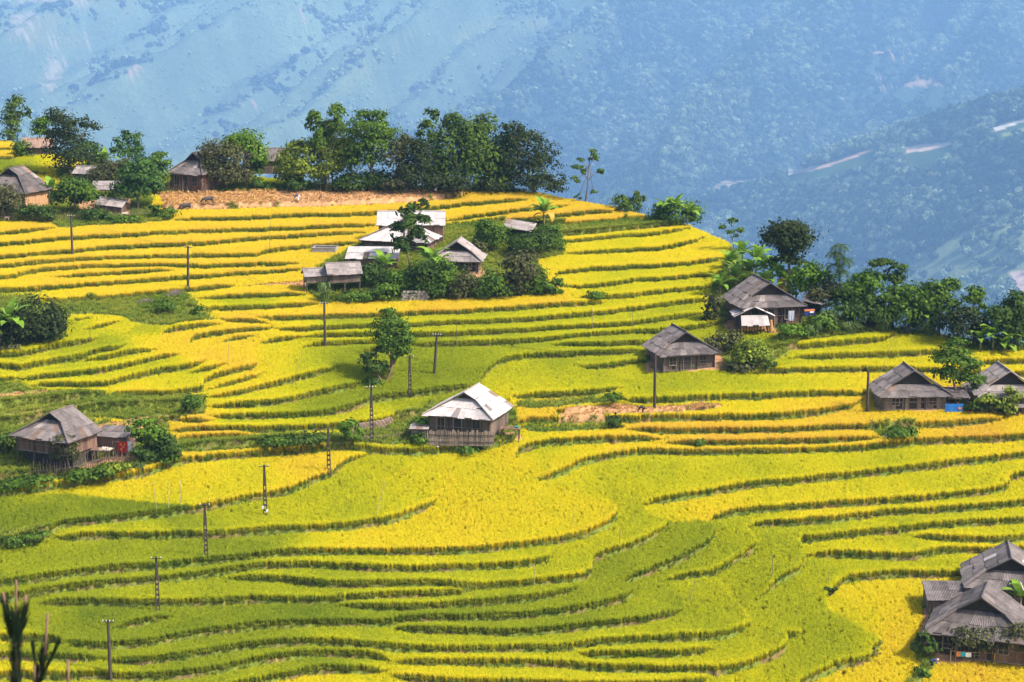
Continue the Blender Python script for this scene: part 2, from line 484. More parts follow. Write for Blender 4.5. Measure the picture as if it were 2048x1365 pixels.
# strength of each bank comes from the slope; colour zones: crop ripeness at plan points, with cloud shade painted in at lower left
RIPE_SHADE = [(300,676,.72),(345,695,.76),(392,713,.8),(440,726,.8),(490,736,.8),(285,670,.7),(60,455,.8),(200,468,.8),(400,450,.8),(600,420,.8),(700,440,.8),(300,480,.8),(600,466,.78),(200,500,.75),(600,500,.75),(100,520,.75),(400,520,.75),
 (300,550,.72),(200,585,.75),(100,560,.75),(420,562,.72),(950,395,.85),(1000,415,.8),(950,420,.8),(1030,433,.85),(1180,420,.85),(1200,435,.85),(1250,464,.5),
 (1300,482,.58),(1200,490,.52),(1300,518,.65),(1400,500,.66),(1100,535,.62),(1250,553,.48),(1300,573,.5),(1200,585,.5),(500,583,.74),(500,605,.36),(480,628,.78),
 (700,625,.78),(900,612,.82),(1100,602,.8),(1250,610,.5),(700,648,.3),(900,638,.38),(1000,632,.4),(1300,630,.4),(900,660,.38),(1100,650,.4),(1000,673,.34),
 (1300,655,.4),(1200,679,.32),(850,720,.18),(700,720,.2),(620,715,.4),(560,700,.58),(550,740,.58),(450,655,.7),(400,690,.72),(345,690,.72),(430,712,.78),(490,725,.78),
 (290,662,.32),(230,660,.5),(200,642,.55),(150,655,.4),(100,700,.4),(220,690,.3),(150,735,.45),(330,725,.45),(250,748,.5),(400,742,.5),(300,775,.6),(380,768,.55),
 (450,757,.62),(470,780,.65),(520,790,.55),(560,780,.5),(450,803,.55),(650,808,.22),(760,790,.2),(850,760,.18),(900,785,.2),(470,845,.25),(550,848,.5),(750,830,.5),
 (380,840,.82),(400,865,.78),(480,863,.8),(1080,770,.45),(1000,770,.5),(1200,745,.38),(1100,714,.3),(1350,770,.4),(1500,770,.45),(1650,765,.55),(1240,709,.36),
 (1150,760,.42),(1060,825,.8),(1210,830,.62),(1600,812,.78),(1500,825,.62),(1300,850,.85),(1450,852,.85),(1700,847,.8),(1900,838,.75),(1600,872,.9),(1450,874,.9),
 (1950,865,.9),(1100,893,.48),(1080,920,.6),(1250,886,.7),(1300,950,.45),(1500,930,.45),(1800,910,.45),(1600,990,.55),(1900,960,.5),(1400,1015,.66),(1800,980,.52),
 (1650,1028,.6),(2000,1000,.5),(1900,1033,.4),(2000,1060,.45),(1650,1055,.38),(1700,1090,.5),(1950,1068,.5),(1900,1118,.45),(1750,1128,.42),(1800,1180,.68),
 (1700,1262,.38),(1800,1260,.72),(1850,1330,.72),(1950,1345,.82),(1600,1230,.36),(1650,1290,.34),(1560,1120,.34),(1450,1090,.34),(1380,1070,.27),(1300,1110,.27),
 (1280,1040,.4),(1150,1110,.45),(1050,1115,.42),(1000,1155,.38),(700,1155,.33),(600,1180,.33),(800,1182,.42),(900,1050,.64),(700,1085,.68),(1100,1050,.62),(950,980,.6),
 (900,940,.58),(760,930,.42),(700,1020,.42),(500,1035,.42),(600,925,.78),(500,945,.55),(420,965,.6),(320,962,.62),(200,1015,.1),(60,1020,.07),(330,1025,.12),(200,985,.6),(60,976,.5),(300,1050,.4),  # lowest values at the left put cloud shade into the rice colour
 (200,1055,.4),(250,1110,.27),(100,1120,.3),(450,1095,.2),(520,1100,.18),(300,1180,.34),(500,1170,.3),(200,1230,.1),(600,1225,.1),(900,1222,.13),(1100,1212,.22),(1200,1185,.25),
 (300,1260,.15),(50,1285,.85),(1300,1190,.28),(1150,1245,.18),(1430,1190,.38),(1300,1262,.4),(700,1270,.36),(300,1310,.27),(1000,1310,.48),(1500,1290,.42),(1300,1298,.42),
 (1450,1315,.42),(800,1335,.55),(1000,1345,.5),(650,1315,.16),(400,1328,.2),(600,1355,.65),(100,1310,.2),(50,1335,.55),(1250,1352,.5),(1570,1330,.4),(1700,1350,.72),
 (1650,683,.45),(1750,674,.42),(1700,702,.5),(1850,690,.45),(1800,725,.55),(2000,715,.6),(2000,738,.6),(2020,760,.65),(30,330,.15),(15,292,.8),(10,308,.75),(80,358,.62),(530,355,.35),
 (1480,690,.3),(1200,1390,.5),(400,1380,.3),(-150,1020,.1),(-150,1250,.15),(2200,960,.5),(2200,1060,.5)]
# places without standing rice: (ground cover, outline)
ZONES = [
 ('grass', [(-240,350),(28,347),(60,372),(135,372),(110,347),(200,320),(310,330),(500,335),(520,372),(600,365),(550,335),(700,340),(1150,372),(1135,392),(1060,386),(900,382),(310,385),(300,415),(352,441),(250,452),(115,458),(100,447),(0,447),(-240,455)]),
 ('straw', [(312,386),(500,384),(700,383),(880,383),(908,386),(930,392),(908,398),(850,403),(790,407),(660,413),(500,416),(440,418),(330,418)]),
 ('grass', [(615,580),(612,545),(690,500),(730,478),(890,446),(960,440),(1130,444),(1125,510),(1072,520),(1100,570),(1130,590),(850,603),(640,608)]),
 ('grass', [(1100,452),(1300,437),(1400,440),(1376,452),(1300,457),(1180,468),(1100,472)]),
 ('grass', [(1470,470),(1440,540),(1420,580),(1435,640),(1450,655),(1560,670),(1500,700),(1440,690),(1440,745),(1520,742),(1600,690),(1790,664),(1800,672),(1880,668),(1900,690),(1960,705),(2290,705),(2290,540),(1900,540),(1600,460)]),
 ('soil', [(1440,640),(1480,625),(1560,640),(1560,668),(1450,658)]),
 ('soil', [(1288,700),(1445,694),(1450,742),(1290,744)]),
 ('soil', [(1750,775),(2020,765),(2290,770),(2290,835),(1930,828),(1750,822)]),
 ('straw', [(1112,826),(1182,812),(1440,806),(1445,814),(1370,822),(1366,836),(1112,838)]),
 ('grass', [(735,850),(840,818),(860,800),(1010,800),(1030,820),(1040,868),(1020,884),(900,895),(735,895),(640,888),(362,905),(345,880),(510,868),(640,872)]),
 ('grass', [(1040,800),(1240,790),(1245,802),(1180,810),(1112,822),(1030,815)]),
 ('grass', [(1040,848),(1240,842),(1250,856),(1060,866)]),
 ('grass', [(-240,840),(60,800),(190,835),(250,852),(345,870),(370,895),(350,920),(290,942),(100,970),(0,979),(-240,995)]),
 ('grass', [(-240,575),(60,585),(135,630),(132,680),(30,702),(-240,712)]),
 ('grass', [(100,600),(250,592),(370,580),(390,600),(395,620),(436,640),(350,655),(275,648),(245,632),(190,630),(110,628)]),
 ('grass', [(-240,770),(40,762),(60,775),(225,788),(350,794),(410,794),(410,834),(338,840),(338,860),(190,830),(0,845),(-240,850)]),
 ('straw', [(-240,800),(0,790),(110,780),(118,786),(0,804),(-240,812)]),
 ('straw', [(175,852),(340,828),(360,832),(200,860)]),
 ('straw', [(0,832),(190,802),(200,808),(0,840)]),
 ('straw', [(464,572),(615,558),(615,572),(464,572)]),
 ('soil', [(1850,1205),(1940,1150),(2290,1100),(2290,1318),(1870,1325),(1836,1285)]),
 ('grass', [(1836,1275),(1875,1322),(1856,1345),(1826,1378),(1800,1378),(1845,1325),(1815,1290)]),
 ('grass', [(-240,1100),(-240,1085),(100,1062),(102,1070),(0,1092)]),
 ('grass', [(1740,852),(1830,853),(1835,878),(1760,876)]),
 ('soil', [(1002,868),(1040,862),(1046,878),(1008,888)]),
 ('soil', [(150,928),(270,905),(276,922),(165,948)]),
 ('soil', [(925,540),(968,534),(972,556),(935,562)]),
 ('soil', [(150,398),(262,398),(262,432),(165,434)]),
 ('grass', [(860,886),(1040,868),(1028,884),(935,897)]),
]
CREST = [(-240,272),(0,279),(20,281),(45,298),(100,308),(200,322),(300,352),(500,352),(700,372),(1000,376),(1060,384),(1140,400),(1235,420),(1300,436),(1380,452),
 (1412,466),(1455,482),(1475,510),(1510,545),(1560,585),(1620,618),(1700,640),(1790,655),(1870,664),(1900,672),(2048,694),(2290,712)]

DU, DV = 4.0, 2.5
gu = np.arange(-240, 2290 + 1, DU)
gv = np.arange(1490, 266, -DV)                     # near to far
NU, NV = len(gu), len(gv)
UU, VV = np.meshgrid(gu, gv)                        # [row, col]
crest_v = np.interp(gu, [a for a, b in CREST], [b for a, b in CREST])
_D = depth_of(gv)
_yc = -(gv - 682.5) / FPX
ROWY = _D * (CP + _yc * SP)
ROWZ = CAMZ + _D * (-SP + _yc * CP)
SURF = np.repeat(ROWZ[:, None], NU, 1)
XX = (UU - 1024) / FPX * _D[:, None]
YY = np.repeat(ROWY[:, None], NU, 1)

open_v = np.ones((NV - 1, NU), bool)                # link between row i and i+1
open_h = np.ones((NV, NU - 1), bool)
bank_mask = np.zeros((NV, NU), bool)
drop_v = np.zeros((NV - 1, NU)); drop_h = np.zeros((NV, NU - 1))     # height of the step, positive = far / right side higher
plot_v = np.ones((NV - 1, NU), bool); plot_h = np.ones((NV, NU - 1), bool)
for bi, b in enumerate(BANKS + PLOT_SHADE_EDGES):
    is_bank = bi < len(BANKS)
    P = catmull(b)
    s = np.arange(len(P))
    P = P + np.stack([0 * s, 1.6 * (fbm(s * 0.22, s * 0 + bi, 40) - 0.5) * 2], 1)
    nP = len(P); hn = .75 + .5 * fbm(s * .12, s * 0 + bi * 3.3, 44)
    for q, ((u1, v1), (u2, v2)) in enumerate(zip(P[:-1], P[1:])):
        e0 = 1.0 if P[0, 0] < 2 or P[0, 0] > 2046 else min(1, (q + .5) / 6)
        e1 = 1.0 if P[-1, 0] < 2 or P[-1, 0] > 2046 else min(1, (nP - 1 - q) / 6)
        J = np.interp(v1, [300, 560, 800, 1300], [.80, .85, 1.10, 1.15]) * hn[q] * e0 * e1
        ju = np.where((gu >= min(u1, u2)) & (gu < max(u1, u2)))[0]
        if len(ju):
            vv = v1 + (gu[ju] - u1) * (v2 - v1) / (u2 - u1)
            ii = np.floor((gv[0] - vv) / DV).astype(int)
            ok = (ii >= 0) & (ii < NV - 1)
            plot_v[ii[ok], ju[ok]] = False
            if is_bank:
                open_v[ii[ok], ju[ok]] = False
                drop_v[ii[ok], ju[ok]] = J if u2 > u1 else -J
                bank_mask[ii[ok], ju[ok]] = True
                bank_mask[ii[ok] + 1, ju[ok]] = True
        ri = np.where((gv >= min(v1, v2)) & (gv < max(v1, v2)))[0]
        if len(ri):
            uu = u1 + (gv[ri] - v1) * (u2 - u1) / (v2 - v1)
            jj = np.floor((uu - gu[0]) / DU).astype(int)
            ok = (jj >= 0) & (jj < NU - 1)
            plot_h[ri[ok], jj[ok]] = False
            if is_bank:
                open_h[ri[ok], jj[ok]] = False
                drop_h[ri[ok], jj[ok]] = J if v2 > v1 else -J
                bank_mask[ri[ok], jj[ok]] = True
                bank_mask[ri[ok], jj[ok] + 1] = True

def solve(target, weight, wv, wh, x0, iters, rhs=0.0):
    """min sum w |grad|^2 + weight (x - target)^2 by conjugate gradients"""
    diag = weight.copy()
    diag[:-1] += wv; diag[1:] += wv
    diag[:, :-1] += wh; diag[:, 1:] += wh
    def A(x):
        y = diag * x
        y[:-1] -= wv * x[1:]; y[1:] -= wv * x[:-1]
        y[:, :-1] -= wh * x[:, 1:]; y[:, 1:] -= wh * x[:, :-1]
        return y
    x = x0.copy()
    r = weight * target + rhs - A(x)
    z = r / diag
    p = z.copy()
    rz = (r * z).sum()
    for _ in range(iters):
        q = A(p)
        al = rz / (p * q).sum()
        x += al * p
        r -= al * q
        z = r / diag
        rz2 = (r * z).sum()
        if rz2 < 1e-9 * x.size * 1e-3:
            break
        p = z + (rz2 / rz) * p
        rz = rz2
    return x

dY = np.abs(np.gradient(ROWY))
dX = DU / FPX * _D
slope = np.abs(np.gradient(ROWZ)) / dY
Ls = np.clip(0.9 / slope, 3.2, 7.0)
cv = (dX / dY)[:-1, None] * np.ones((1, NU))
ch = (dY / dX)[:, None] * np.ones((1, NU - 1))
lam = (dX * dY / Ls ** 2)[:, None] * np.ones((1, NU))
WB = .5
rhs = np.zeros((NV, NU))
gV = np.where(open_v, 0, WB * cv * drop_v); gH = np.where(open_h, 0, WB * ch * drop_h)
rhs[1:] += gV; rhs[:-1] -= gV; rhs[:, 1:] += gH; rhs[:, :-1] -= gH
HH = solve(SURF, lam, np.where(open_v, cv, cv * WB), np.where(open_h, ch, ch * WB), SURF, 260, rhs)
HH += 0.10 * (fbm(XX * 0.35, YY * 0.35, 3) - 0.5)

wt = np.full((NV, NU), 1e-6)
tg = np.full((NV, NU), 0.45)
for (u, v, r) in RIPE_SHADE:
    i = int(round((gv[0] - v) / DV)); j = int(round((u - gu[0]) / DU))
    i0, i1, j0, j1 = max(i - 3, 0), i + 4, max(j - 8, 0), j + 9
    if i0 < NV:
        wt[i0:i1, j0:j1] = 0.06
        tg[i0:i1, j0:j1] = r
RIPENESS_SHADE = solve(tg, wt, np.where(plot_v, 1.0, 0.004), np.where(plot_h, 0.4, 0.0016), tg, 420)
RIPENESS_SHADE = np.clip(RIPENESS_SHADE, 0, 1)

beyond = VV < crest_v[None, :]
COVER = np.zeros((NV, NU), int)                    # 0 rice 1 grass 2 straw 3 soil
for kind, poly in ZONES:
    COVER[in_poly(UU + 6 * (fbm(UU * .05, VV * .05, 11) - .5), VV + 5 * (fbm(UU * .05, VV * .05, 12) - .5), poly)] = {'grass': 1, 'straw': 2, 'soil': 3}[kind]
COVER[beyond] = 1
RICE_H = 0.72
GZ = HH - np.where(COVER == 0, RICE_H, np.where(COVER == 2, 0.12, 0.0))
# beyond the crest the hillside falls away into the valley
ci = np.clip(np.ceil((gv[0] - crest_v) / DV).astype(int), 0, NV - 1)
cY = ROWY[ci]; cZ = HH[ci, np.arange(NU)]
fall = np.clip(YY - cY[None, :], 0, None)
GZ = np.where(beyond, cZ[None, :] - 0.25 * fall - 0.35 * np.clip(fall - 8, 0, None) - 0.4, GZ)

def cell(u, v):
    """grid cell whose ground is seen at the pixel"""
    j = int(round((u - gu[0]) / DU)); j = min(max(j, 0), NU - 1)
    _, pv = project(XX[:, j], YY[:, j], GZ[:, j])
    k = min(int(ci[j]) + 2, NV)                     # only the side of the crest that faces the viewpoint
    i = int(np.argmin(np.abs(pv[:k] - v)))
    return i, j
def spot(u, v):
    i, j = cell(u, v)
    D = _D[i]
    p = at(u, v, D)
    return Vector((XX[i, j] + (u - gu[j]) / FPX * D, YY[i, j], GZ[i, j])), D

# terrain mesh: fan of rows, plus the near slope under the viewpoint and the far side down to the valley
def build_terrain():
    near = [(150, CAMZ - 66), (100, CAMZ - 47), (60, CAMZ - 31.0), (30, CAMZ - 17.5), (12, CAMZ - 9.5), (0, CAMZ - 5.5), (-15, CAMZ - 3.0)]
    far = [(470, 0.62), (560, 0.6), (700, 0.5), (850, 0.4)]
    rows_x, rows_y, rows_z = [], [], []
    for y, z in near[::-1]:
        w = max(y, 25) / ROWY[0]
        rows_x.append(XX[0] * w); rows_y.append(np.full(NU, float(y))); rows_z.append(np.full(NU, float(z)))
    for i in range(NV):
        rows_x.append(XX[i]); rows_y.append(YY[i]); rows_z.append(GZ[i])
    ly, lz = ROWY[-1], GZ[-1].copy()
    for y, k in far:
        lz = lz - k * (y - ly)
        lz = np.maximum(lz, CAMZ - 330)
        ly = y
        rows_x.append(XX[-1] * y / ROWY[-1]); rows_y.append(np.full(NU, float(y))); rows_z.append(lz.copy())
    X = np.array(rows_x); Y = np.array(rows_y); Z = np.array(rows_z)
    n = X.shape[0]
    V = np.stack([X, Y, Z], -1).reshape(-1, 3)
    idx = np.arange(n * NU).reshape(n, NU)
    F = np.stack([idx[:-1, :-1], idx[:-1, 1:], idx[1:, 1:], idx[1:, :-1]], -1).reshape(-1, 4)
    # ground cover colours
    c = np.zeros((n, NU, 4), np.float32); c[..., 3] = 1
    o = len(near)
    nz = fbm(XX * 0.5, YY * 0.5, 21)[..., None]
    nz2 = fbm(XX * 0.12, YY * 0.12, 31)[..., None]
    under = np.array([0.34, 0.29, 0.03]); grass = np.array([0.085, 0.125, 0.02]); grass2 = np.array([0.19, 0.19, 0.035])
    soil = np.array([0.32, 0.17, 0.09]); straw = np.array([0.40, 0.22, 0.10]); bank = np.array([0.12, 0.15, 0.022]); bankb = np.array([0.15, 0.105, 0.04])
    g = np.where(nz2 > 0.5, grass + (grass2 - grass) * nz, grass * (0.7 + 0.6 * nz))
    col = np.where((COVER == 0)[..., None], under * (0.8 + 0.4 * nz), g)
    col = np.where((COVER == 2)[..., None], straw * (0.7 + 0.5 * nz), col)
    col = np.where((COVER == 3)[..., None], soil * (0.7 + 0.6 * nz), col)
    bm = bank_mask & (COVER != 2)
    col = np.where(bm[..., None], bank + (bankb - bank) * np.clip((nz - 0.45) * 4, 0, 1), col)
    c[:, :, :3] = np.array([0.08, 0.12, 0.02])
    c[o:o + NV, :, :3] = col
    m = bpy.data.materials.new('terrace_ground'); m.use_nodes = True
    nt = m.node_tree; b = nt.nodes['Principled BSDF']
    b.inputs['Roughness'].default_value = 0.95; b.inputs['Specular IOR Level'].default_value = 0.1
    a = nt.nodes.new('ShaderNodeAttribute'); a.attribute_name = 'cover'
    tc = nt.nodes.new('ShaderNodeTexCoord')
    no = nt.nodes.new('ShaderNodeTexNoise'); no.inputs['Scale'].default_value = 2.2; no.inputs['Detail'].default_value = 6
    nt.links.new(tc.outputs['Object'], no.inputs['Vector'])
    hs = nt.nodes.new('ShaderNodeHueSaturation')
    mr = nt.nodes.new('ShaderNodeMapRange'); mr.inputs['To Min'].default_value = 0.55; mr.inputs['To Max'].default_value = 1.5
    nt.links.new(no.outputs['Fac'], mr.inputs['Value']); nt.links.new(mr.outputs[0], hs.inputs['Value'])
    nt.links.new(a.outputs['Color'], hs.inputs['Color']); nt.links.new(hs.outputs[0], b.inputs['Base Color'])
    me = np_mesh('terraced_hillside', V, F, m)
    at_ = me.attributes.new('cover', 'FLOAT_COLOR', 'POINT')
    at_.data.foreach_set('color', c.reshape(-1))
    ob = link('terraced_hillside', me)
    tag(ob, 'terraced hillside with curving rice banks stepping down to the bowl', 'hillside', kind='structure')
    return ob
build_terrain()

# ------------------------------------------------------------------ instanced ground cover
def tuft_mesh(name, m, blades, height, spread, width, droop, seed, ear=True):
    r = np.random.default_rng(seed)
    V, F, hv = [], [], []
    for k in range(blades):
        a = r.uniform(0, 2 * math.pi); rr = spread * math.sqrt(r.random()) * 0.45
        bx, by = rr * math.cos(a), rr * math.sin(a)
        h = height * r.uniform(0.75, 1.1); out = spread * r.uniform(0.3, 1.0)
        a2 = a + r.normal(0, 0.5); dx, dy = math.cos(a2), math.sin(a2)
        w = width * r.uniform(0.7, 1.3); px, py = -dy * w, dx * w
        th = r.uniform(0, math.pi)
        px, py = w * math.cos(th), w * math.sin(th)
        segs = [(0, 0, 0.5), (0.25, 0.62, 0.8), (0.75, 1.0, 1.0 if ear else 0.6), (1.15, 1.0 - droop, 0.25)]
        o = len(V)
        for (t, z, ww) in segs:
            cx, cy = bx + dx * out * t, by + dy * out * t
            V.append((cx - px * ww, cy - py * ww, h * z)); V.append((cx + px * ww, cy + py * ww, h * z))
            hv += [z * h / height] * 2
        for q in range(3):
            F.append((o + 2 * q, o + 2 * q + 1, o + 2 * q + 3, o + 2 * q + 2))
    return np_mesh(name, np.array(V), np.array(F), m, var=np.array(hv), varname='h')

def scatter(name, protos, P, rot, scl, col, idx, label, cat):
    """one object: prototypes set on the points P by geometry nodes"""
    pc = bpy.data.collections.new(name + '_plants')
    for k, me in enumerate(protos):
        o = bpy.data.objects.new('%s_plant_%02d' % (name, k), me)
        pc.objects.link(o)
    me = bpy.data.meshes.new(name)
    n = len(P)
    me.vertices.add(n)
    me.vertices.foreach_set('co', np.ascontiguousarray(P, np.float32).ravel())
    a = me.attributes.new('rot', 'FLOAT_VECTOR', 'POINT'); a.data.foreach_set('vector', np.ascontiguousarray(rot, np.float32).ravel())
    a = me.attributes.new('scl', 'FLOAT_VECTOR', 'POINT'); a.data.foreach_set('vector', np.ascontiguousarray(scl, np.float32).ravel())
    a = me.attributes.new('idx', 'INT', 'POINT'); a.data.foreach_set('value', np.ascontiguousarray(idx, np.int32))
    a = me.attributes.new('col', 'FLOAT_COLOR', 'POINT'); a.data.foreach_set('color', np.ascontiguousarray(np.hstack([col, np.ones((n, 1))]), np.float32).ravel())
    ob = link(name, me)
    tag(ob, label, cat, kind='stuff')
    nt = bpy.data.node_groups.new(name + '_nodes', 'GeometryNodeTree')
    nt.interface.new_socket('Geometry', in_out='INPUT', socket_type='NodeSocketGeometry')
    nt.interface.new_socket('Geometry', in_out='OUTPUT', socket_type='NodeSocketGeometry')
    gi = nt.nodes.new('NodeGroupInput'); go = nt.nodes.new('NodeGroupOutput')
    cinf = nt.nodes.new('GeometryNodeCollectionInfo')
    cinf.inputs['Collection'].default_value = pc
    cinf.inputs['Separate Children'].default_value = True
    cinf.inputs['Reset Children'].default_value = True
    ip = nt.nodes.new('GeometryNodeInstanceOnPoints')
    ip.inputs['Pick Instance'].default_value = True
    def attr(nm, ty):
        q = nt.nodes.new('GeometryNodeInputNamedAttribute'); q.data_type = ty; q.inputs['Name'].default_value = nm
        return q.outputs['Attribute']
    er = nt.nodes.new('FunctionNodeEulerToRotation')
    nt.links.new(attr('rot', 'FLOAT_VECTOR'), er.inputs[0])
    nt.links.new(gi.outputs[0], ip.inputs['Points'])
    nt.links.new(cinf.outputs[0], ip.inputs['Instance'])
    nt.links.new(attr('idx', 'INT'), ip.inputs['Instance Index'])
    nt.links.new(er.outputs[0], ip.inputs['Rotation'])
    nt.links.new(attr('scl', 'FLOAT_VECTOR'), ip.inputs['Scale'])
    nt.links.new(ip.outputs[0], go.inputs[0])
    md = ob.modifiers.new('scatter', 'NODES'); md.node_group = nt
    return ob

RAMP_R = np.array([0, .2, .36, .5, .65, .82, 1.0])
RAMP_C = np.array([(.18, .265, .025), (.34, .40, .024), (.50, .53, .022), (.70, .66, .018), (.85, .71, .025), (.86, .64, .05), (.82, .53, .07)])
def rice_colour(r):
    return np.stack([np.interp(r, RAMP_R, RAMP_C[:, k]) for k in range(3)], -1)

def pick(density, maxn, seed):
    """random cells by density per m2; returns rows, cols and plan offsets"""
    r = np.random.default_rng(seed)
    area = (dX * dY)[:, None] * np.ones((1, NU))
    lamc = density * area
    tot = lamc.sum()
    if tot > maxn:
        lamc *= maxn / tot
    n = r.poisson(lamc)
    i, j = np.nonzero(n)
    k = n[i, j]
    i = np.repeat(i, k); j = np.repeat(j, k)
    return i, j, r.uniform(-.5, .5, len(i)), r.uniform(-.5, .5, len(i)), r

def place(i, j, oi, oj):
    X = XX[i, j] + oj * dX[i]
    Y = YY[i, j] + oi * dY[i]
    return np.stack([X, Y, GZ[i, j]], -1)

seen = ~beyond & (VV < 1440)
# rice
m_rice = crop_mat('rice_plant', (0.68, 0.62, 0.5), 0.45)
protos = [tuft_mesh('rice_tuft', m_rice, 22, 0.84, 0.17, 0.013, 0.16, 50 + k) for k in range(5)]
jump = np.zeros((NV, NU))
jump[:-1] = np.where(~open_v, np.abs(HH[1:] - HH[:-1]), 0)
strong = bank_mask & True
low = np.zeros((NV, NU), bool); low[:-1] |= ~open_v       # foot of a bank
topc = np.zeros((NV, NU), bool); topc[1:] |= ~open_v      # lip of a bank
dens = np.where((COVER == 0) & seen, 24.0, 0.0)
# a second helping along the outer edge of every terrace, where plants are seen in profile
edge = np.zeros((NV, NU), bool)
for k in (1, 2):
    edge[k:] |= bank_mask[:-k]
dens = np.where(edge & (dens > 0), 38.0, dens)
i, j, oi, oj, r = pick(dens, 800000, 5)
keep = ~(low[i, j] & (oi > -.15)) & ~(topc[i, j] & (oi < -.25))
i, j, oi, oj = i[keep], j[keep], oi[keep], oj[keep]
P = place(i, j, oi, oj)
n = len(i)
rp = RIPENESS_SHADE[i, j] + r.normal(0, 0.045, n) + 0.16 * (fbm(P[:, 0] * .25, P[:, 1] * .18, 61) - .5)
rp = np.where(edge[i, j] & (RIPENESS_SHADE[i, j] > .3), rp + 0.06, rp)
colr = rice_colour(np.clip(rp, 0, 1)) * r.uniform(0.94, 1.06, (n, 1))
sc = r.uniform(0.90, 1.06, n)
scl = np.stack([sc, sc, sc * (0.88 + 0.24 * fbm(P[:, 0] * .16, P[:, 1] * .16, 71))], -1)
rot = np.stack([r.normal(0, .08, n), r.normal(0, .08, n), r.uniform(0, 6.28, n)], -1)
scatter('rice_crop', protos, P, rot, scl, colr, r.integers(0, 5, n), 'ripening rice standing on the terraces, green in the bowl and golden above', 'rice')
print('rice', n)
# grass on banks and yards
m_grass = crop_mat('bank_grass', (0.75, 0.75, 0.7), 0.25)
gp = [tuft_mesh('grass_tuft', m_grass, 12, 0.40, 0.30, 0.022, 0.35, 80 + k, ear=False) for k in range(4)]
gd = np.where((bank_mask & (COVER != 2) & seen), 15.0, 0.0) + np.where((COVER == 1) & seen, 7.0, 0.0) + np.where((COVER == 3) & seen, 0.35, 0.0)
i, j, oi, oj, r = pick(gd, 170000, 9)
P = place(i, j, oi, oj); n = len(i)
# banks: cling to the face between the lower and the upper terrace
i2 = np.clip(i + 1, 0, NV - 1)
face = np.where(bank_mask[i, j] & (COVER[i, j] != 2), np.clip(GZ[i2, j] - GZ[i, j], 0, 3), 0)
fr = r.random(n)
P[:, 2] += face * fr
P[:, 1] = np.where(face > .15, YY[i, j] + (YY[i2, j] - YY[i, j]) * fr - .05, P[:, 1])
t = r.random((n, 1))
pn = fbm(P[:, 0] * .15, P[:, 1] * .15, 91)[:, None]
colg = np.array([.10, .17, .018]) + (np.array([.30, .31, .04]) - np.array([.10, .17, .018])) * np.clip(t * .6 + (pn - .4) * 1.3, 0, 1)
sc = r.uniform(0.6, 1.5, n)
scatter('grass', gp, P, np.stack([r.normal(0, .15, n), r.normal(0, .15, n), r.uniform(0, 6.28, n)], -1), np.stack([sc, sc, sc], -1), colg, r.integers(0, 4, n),
        'green grass and weeds on the terrace banks and house yards', 'grass')
# cut straw on the harvested fields
m_straw = crop_mat('straw', (0.9, 0.85, 0.8), 0.15)
sp_ = [tuft_mesh('straw_tuft', m_straw, 12, 0.32, 0.24, 0.024, 0.1, 120 + k) for k in range(3)]
i, j, oi, oj, r = pick(np.where((COVER == 2) & seen, 5.0, 0.0), 20000, 13)
P = place(i, j, oi, oj); n = len(i)
tall = (UU[i, j] > 325) & (UU[i, j] < 560) & (VV[i, j] < 420) & (r.random(n) < 0.40)
sc = np.where(tall, r.uniform(1.2, 1.8, n), r.uniform(0.5, 1.0, n))
cols = np.array([.46, .27, .115]) * r.uniform(.7, 1.25, (n, 1))
cols = np.where(tall[:, None], np.array([.58, .35, .13]) * r.uniform(.75, 1.15, (n, 1)), cols)
scatter('cut_straw', sp_, P, np.stack([r.normal(0, .3, n), r.normal(0, .3, n), r.uniform(0, 6.28, n)], -1), np.stack([sc, sc, sc], -1), cols, r.integers(0, 3, n),
        'tan straw and stubble left on the harvested fields', 'straw')
# ------------------------------------------------------------------ the mountain across the valley and the nearer wooded spur
def canopy_mesh(name, m, lobes, leaves, size, seed):
    r = np.random.default_rng(seed)
    V, F, var = [], [], []
    L = [(r.uniform(-.45, .45), r.uniform(-.45, .45), r.uniform(.45, .95), r.uniform(.35, .6)) for _ in range(lobes)]
    C = []; N = []
    for (x, y, z, q) in L:
        k = leaves // lobes
        d = r.normal(size=(k, 3)); d /= np.linalg.norm(d, axis=1)[:, None]; d[:, 2] = np.abs(d[:, 2]) * 1.0 - .25
        C.append(np.array([x, y, z]) + d * q * r.uniform(.8, 1.05, (k, 1))); N.append(d)
    C = np.vstack(C); N = np.vstack(N) + r.normal(0, .35, C.shape)
    V, F = leaf_quads(C, N, size, r)
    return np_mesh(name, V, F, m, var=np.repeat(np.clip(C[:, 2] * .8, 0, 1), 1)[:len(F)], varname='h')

def leaf_quads(C, N, size, r, long=1.5):
    n = len(C)
    N = N / (np.linalg.norm(N, axis=1)[:, None] + 1e-9)
    a = r.normal(size=(n, 3))
    T = np.cross(N, a); T /= np.linalg.norm(T, axis=1)[:, None] + 1e-9
    B = np.cross(N, T)
    s = size * r.uniform(.6, 1.3, (n, 1)) if np.isscalar(size) else size[:, None] * r.uniform(.6, 1.3, (n, 1))
    v0 = C - T * s * long * .5; v1 = C - B * s * .5; v2 = C + T * s * long * .5; v3 = C + B * s * .5
    V = np.stack([v0, v1, v2, v3], 1).reshape(-1, 3)
    F = np.arange(4 * n).reshape(n, 4)
    return V, F

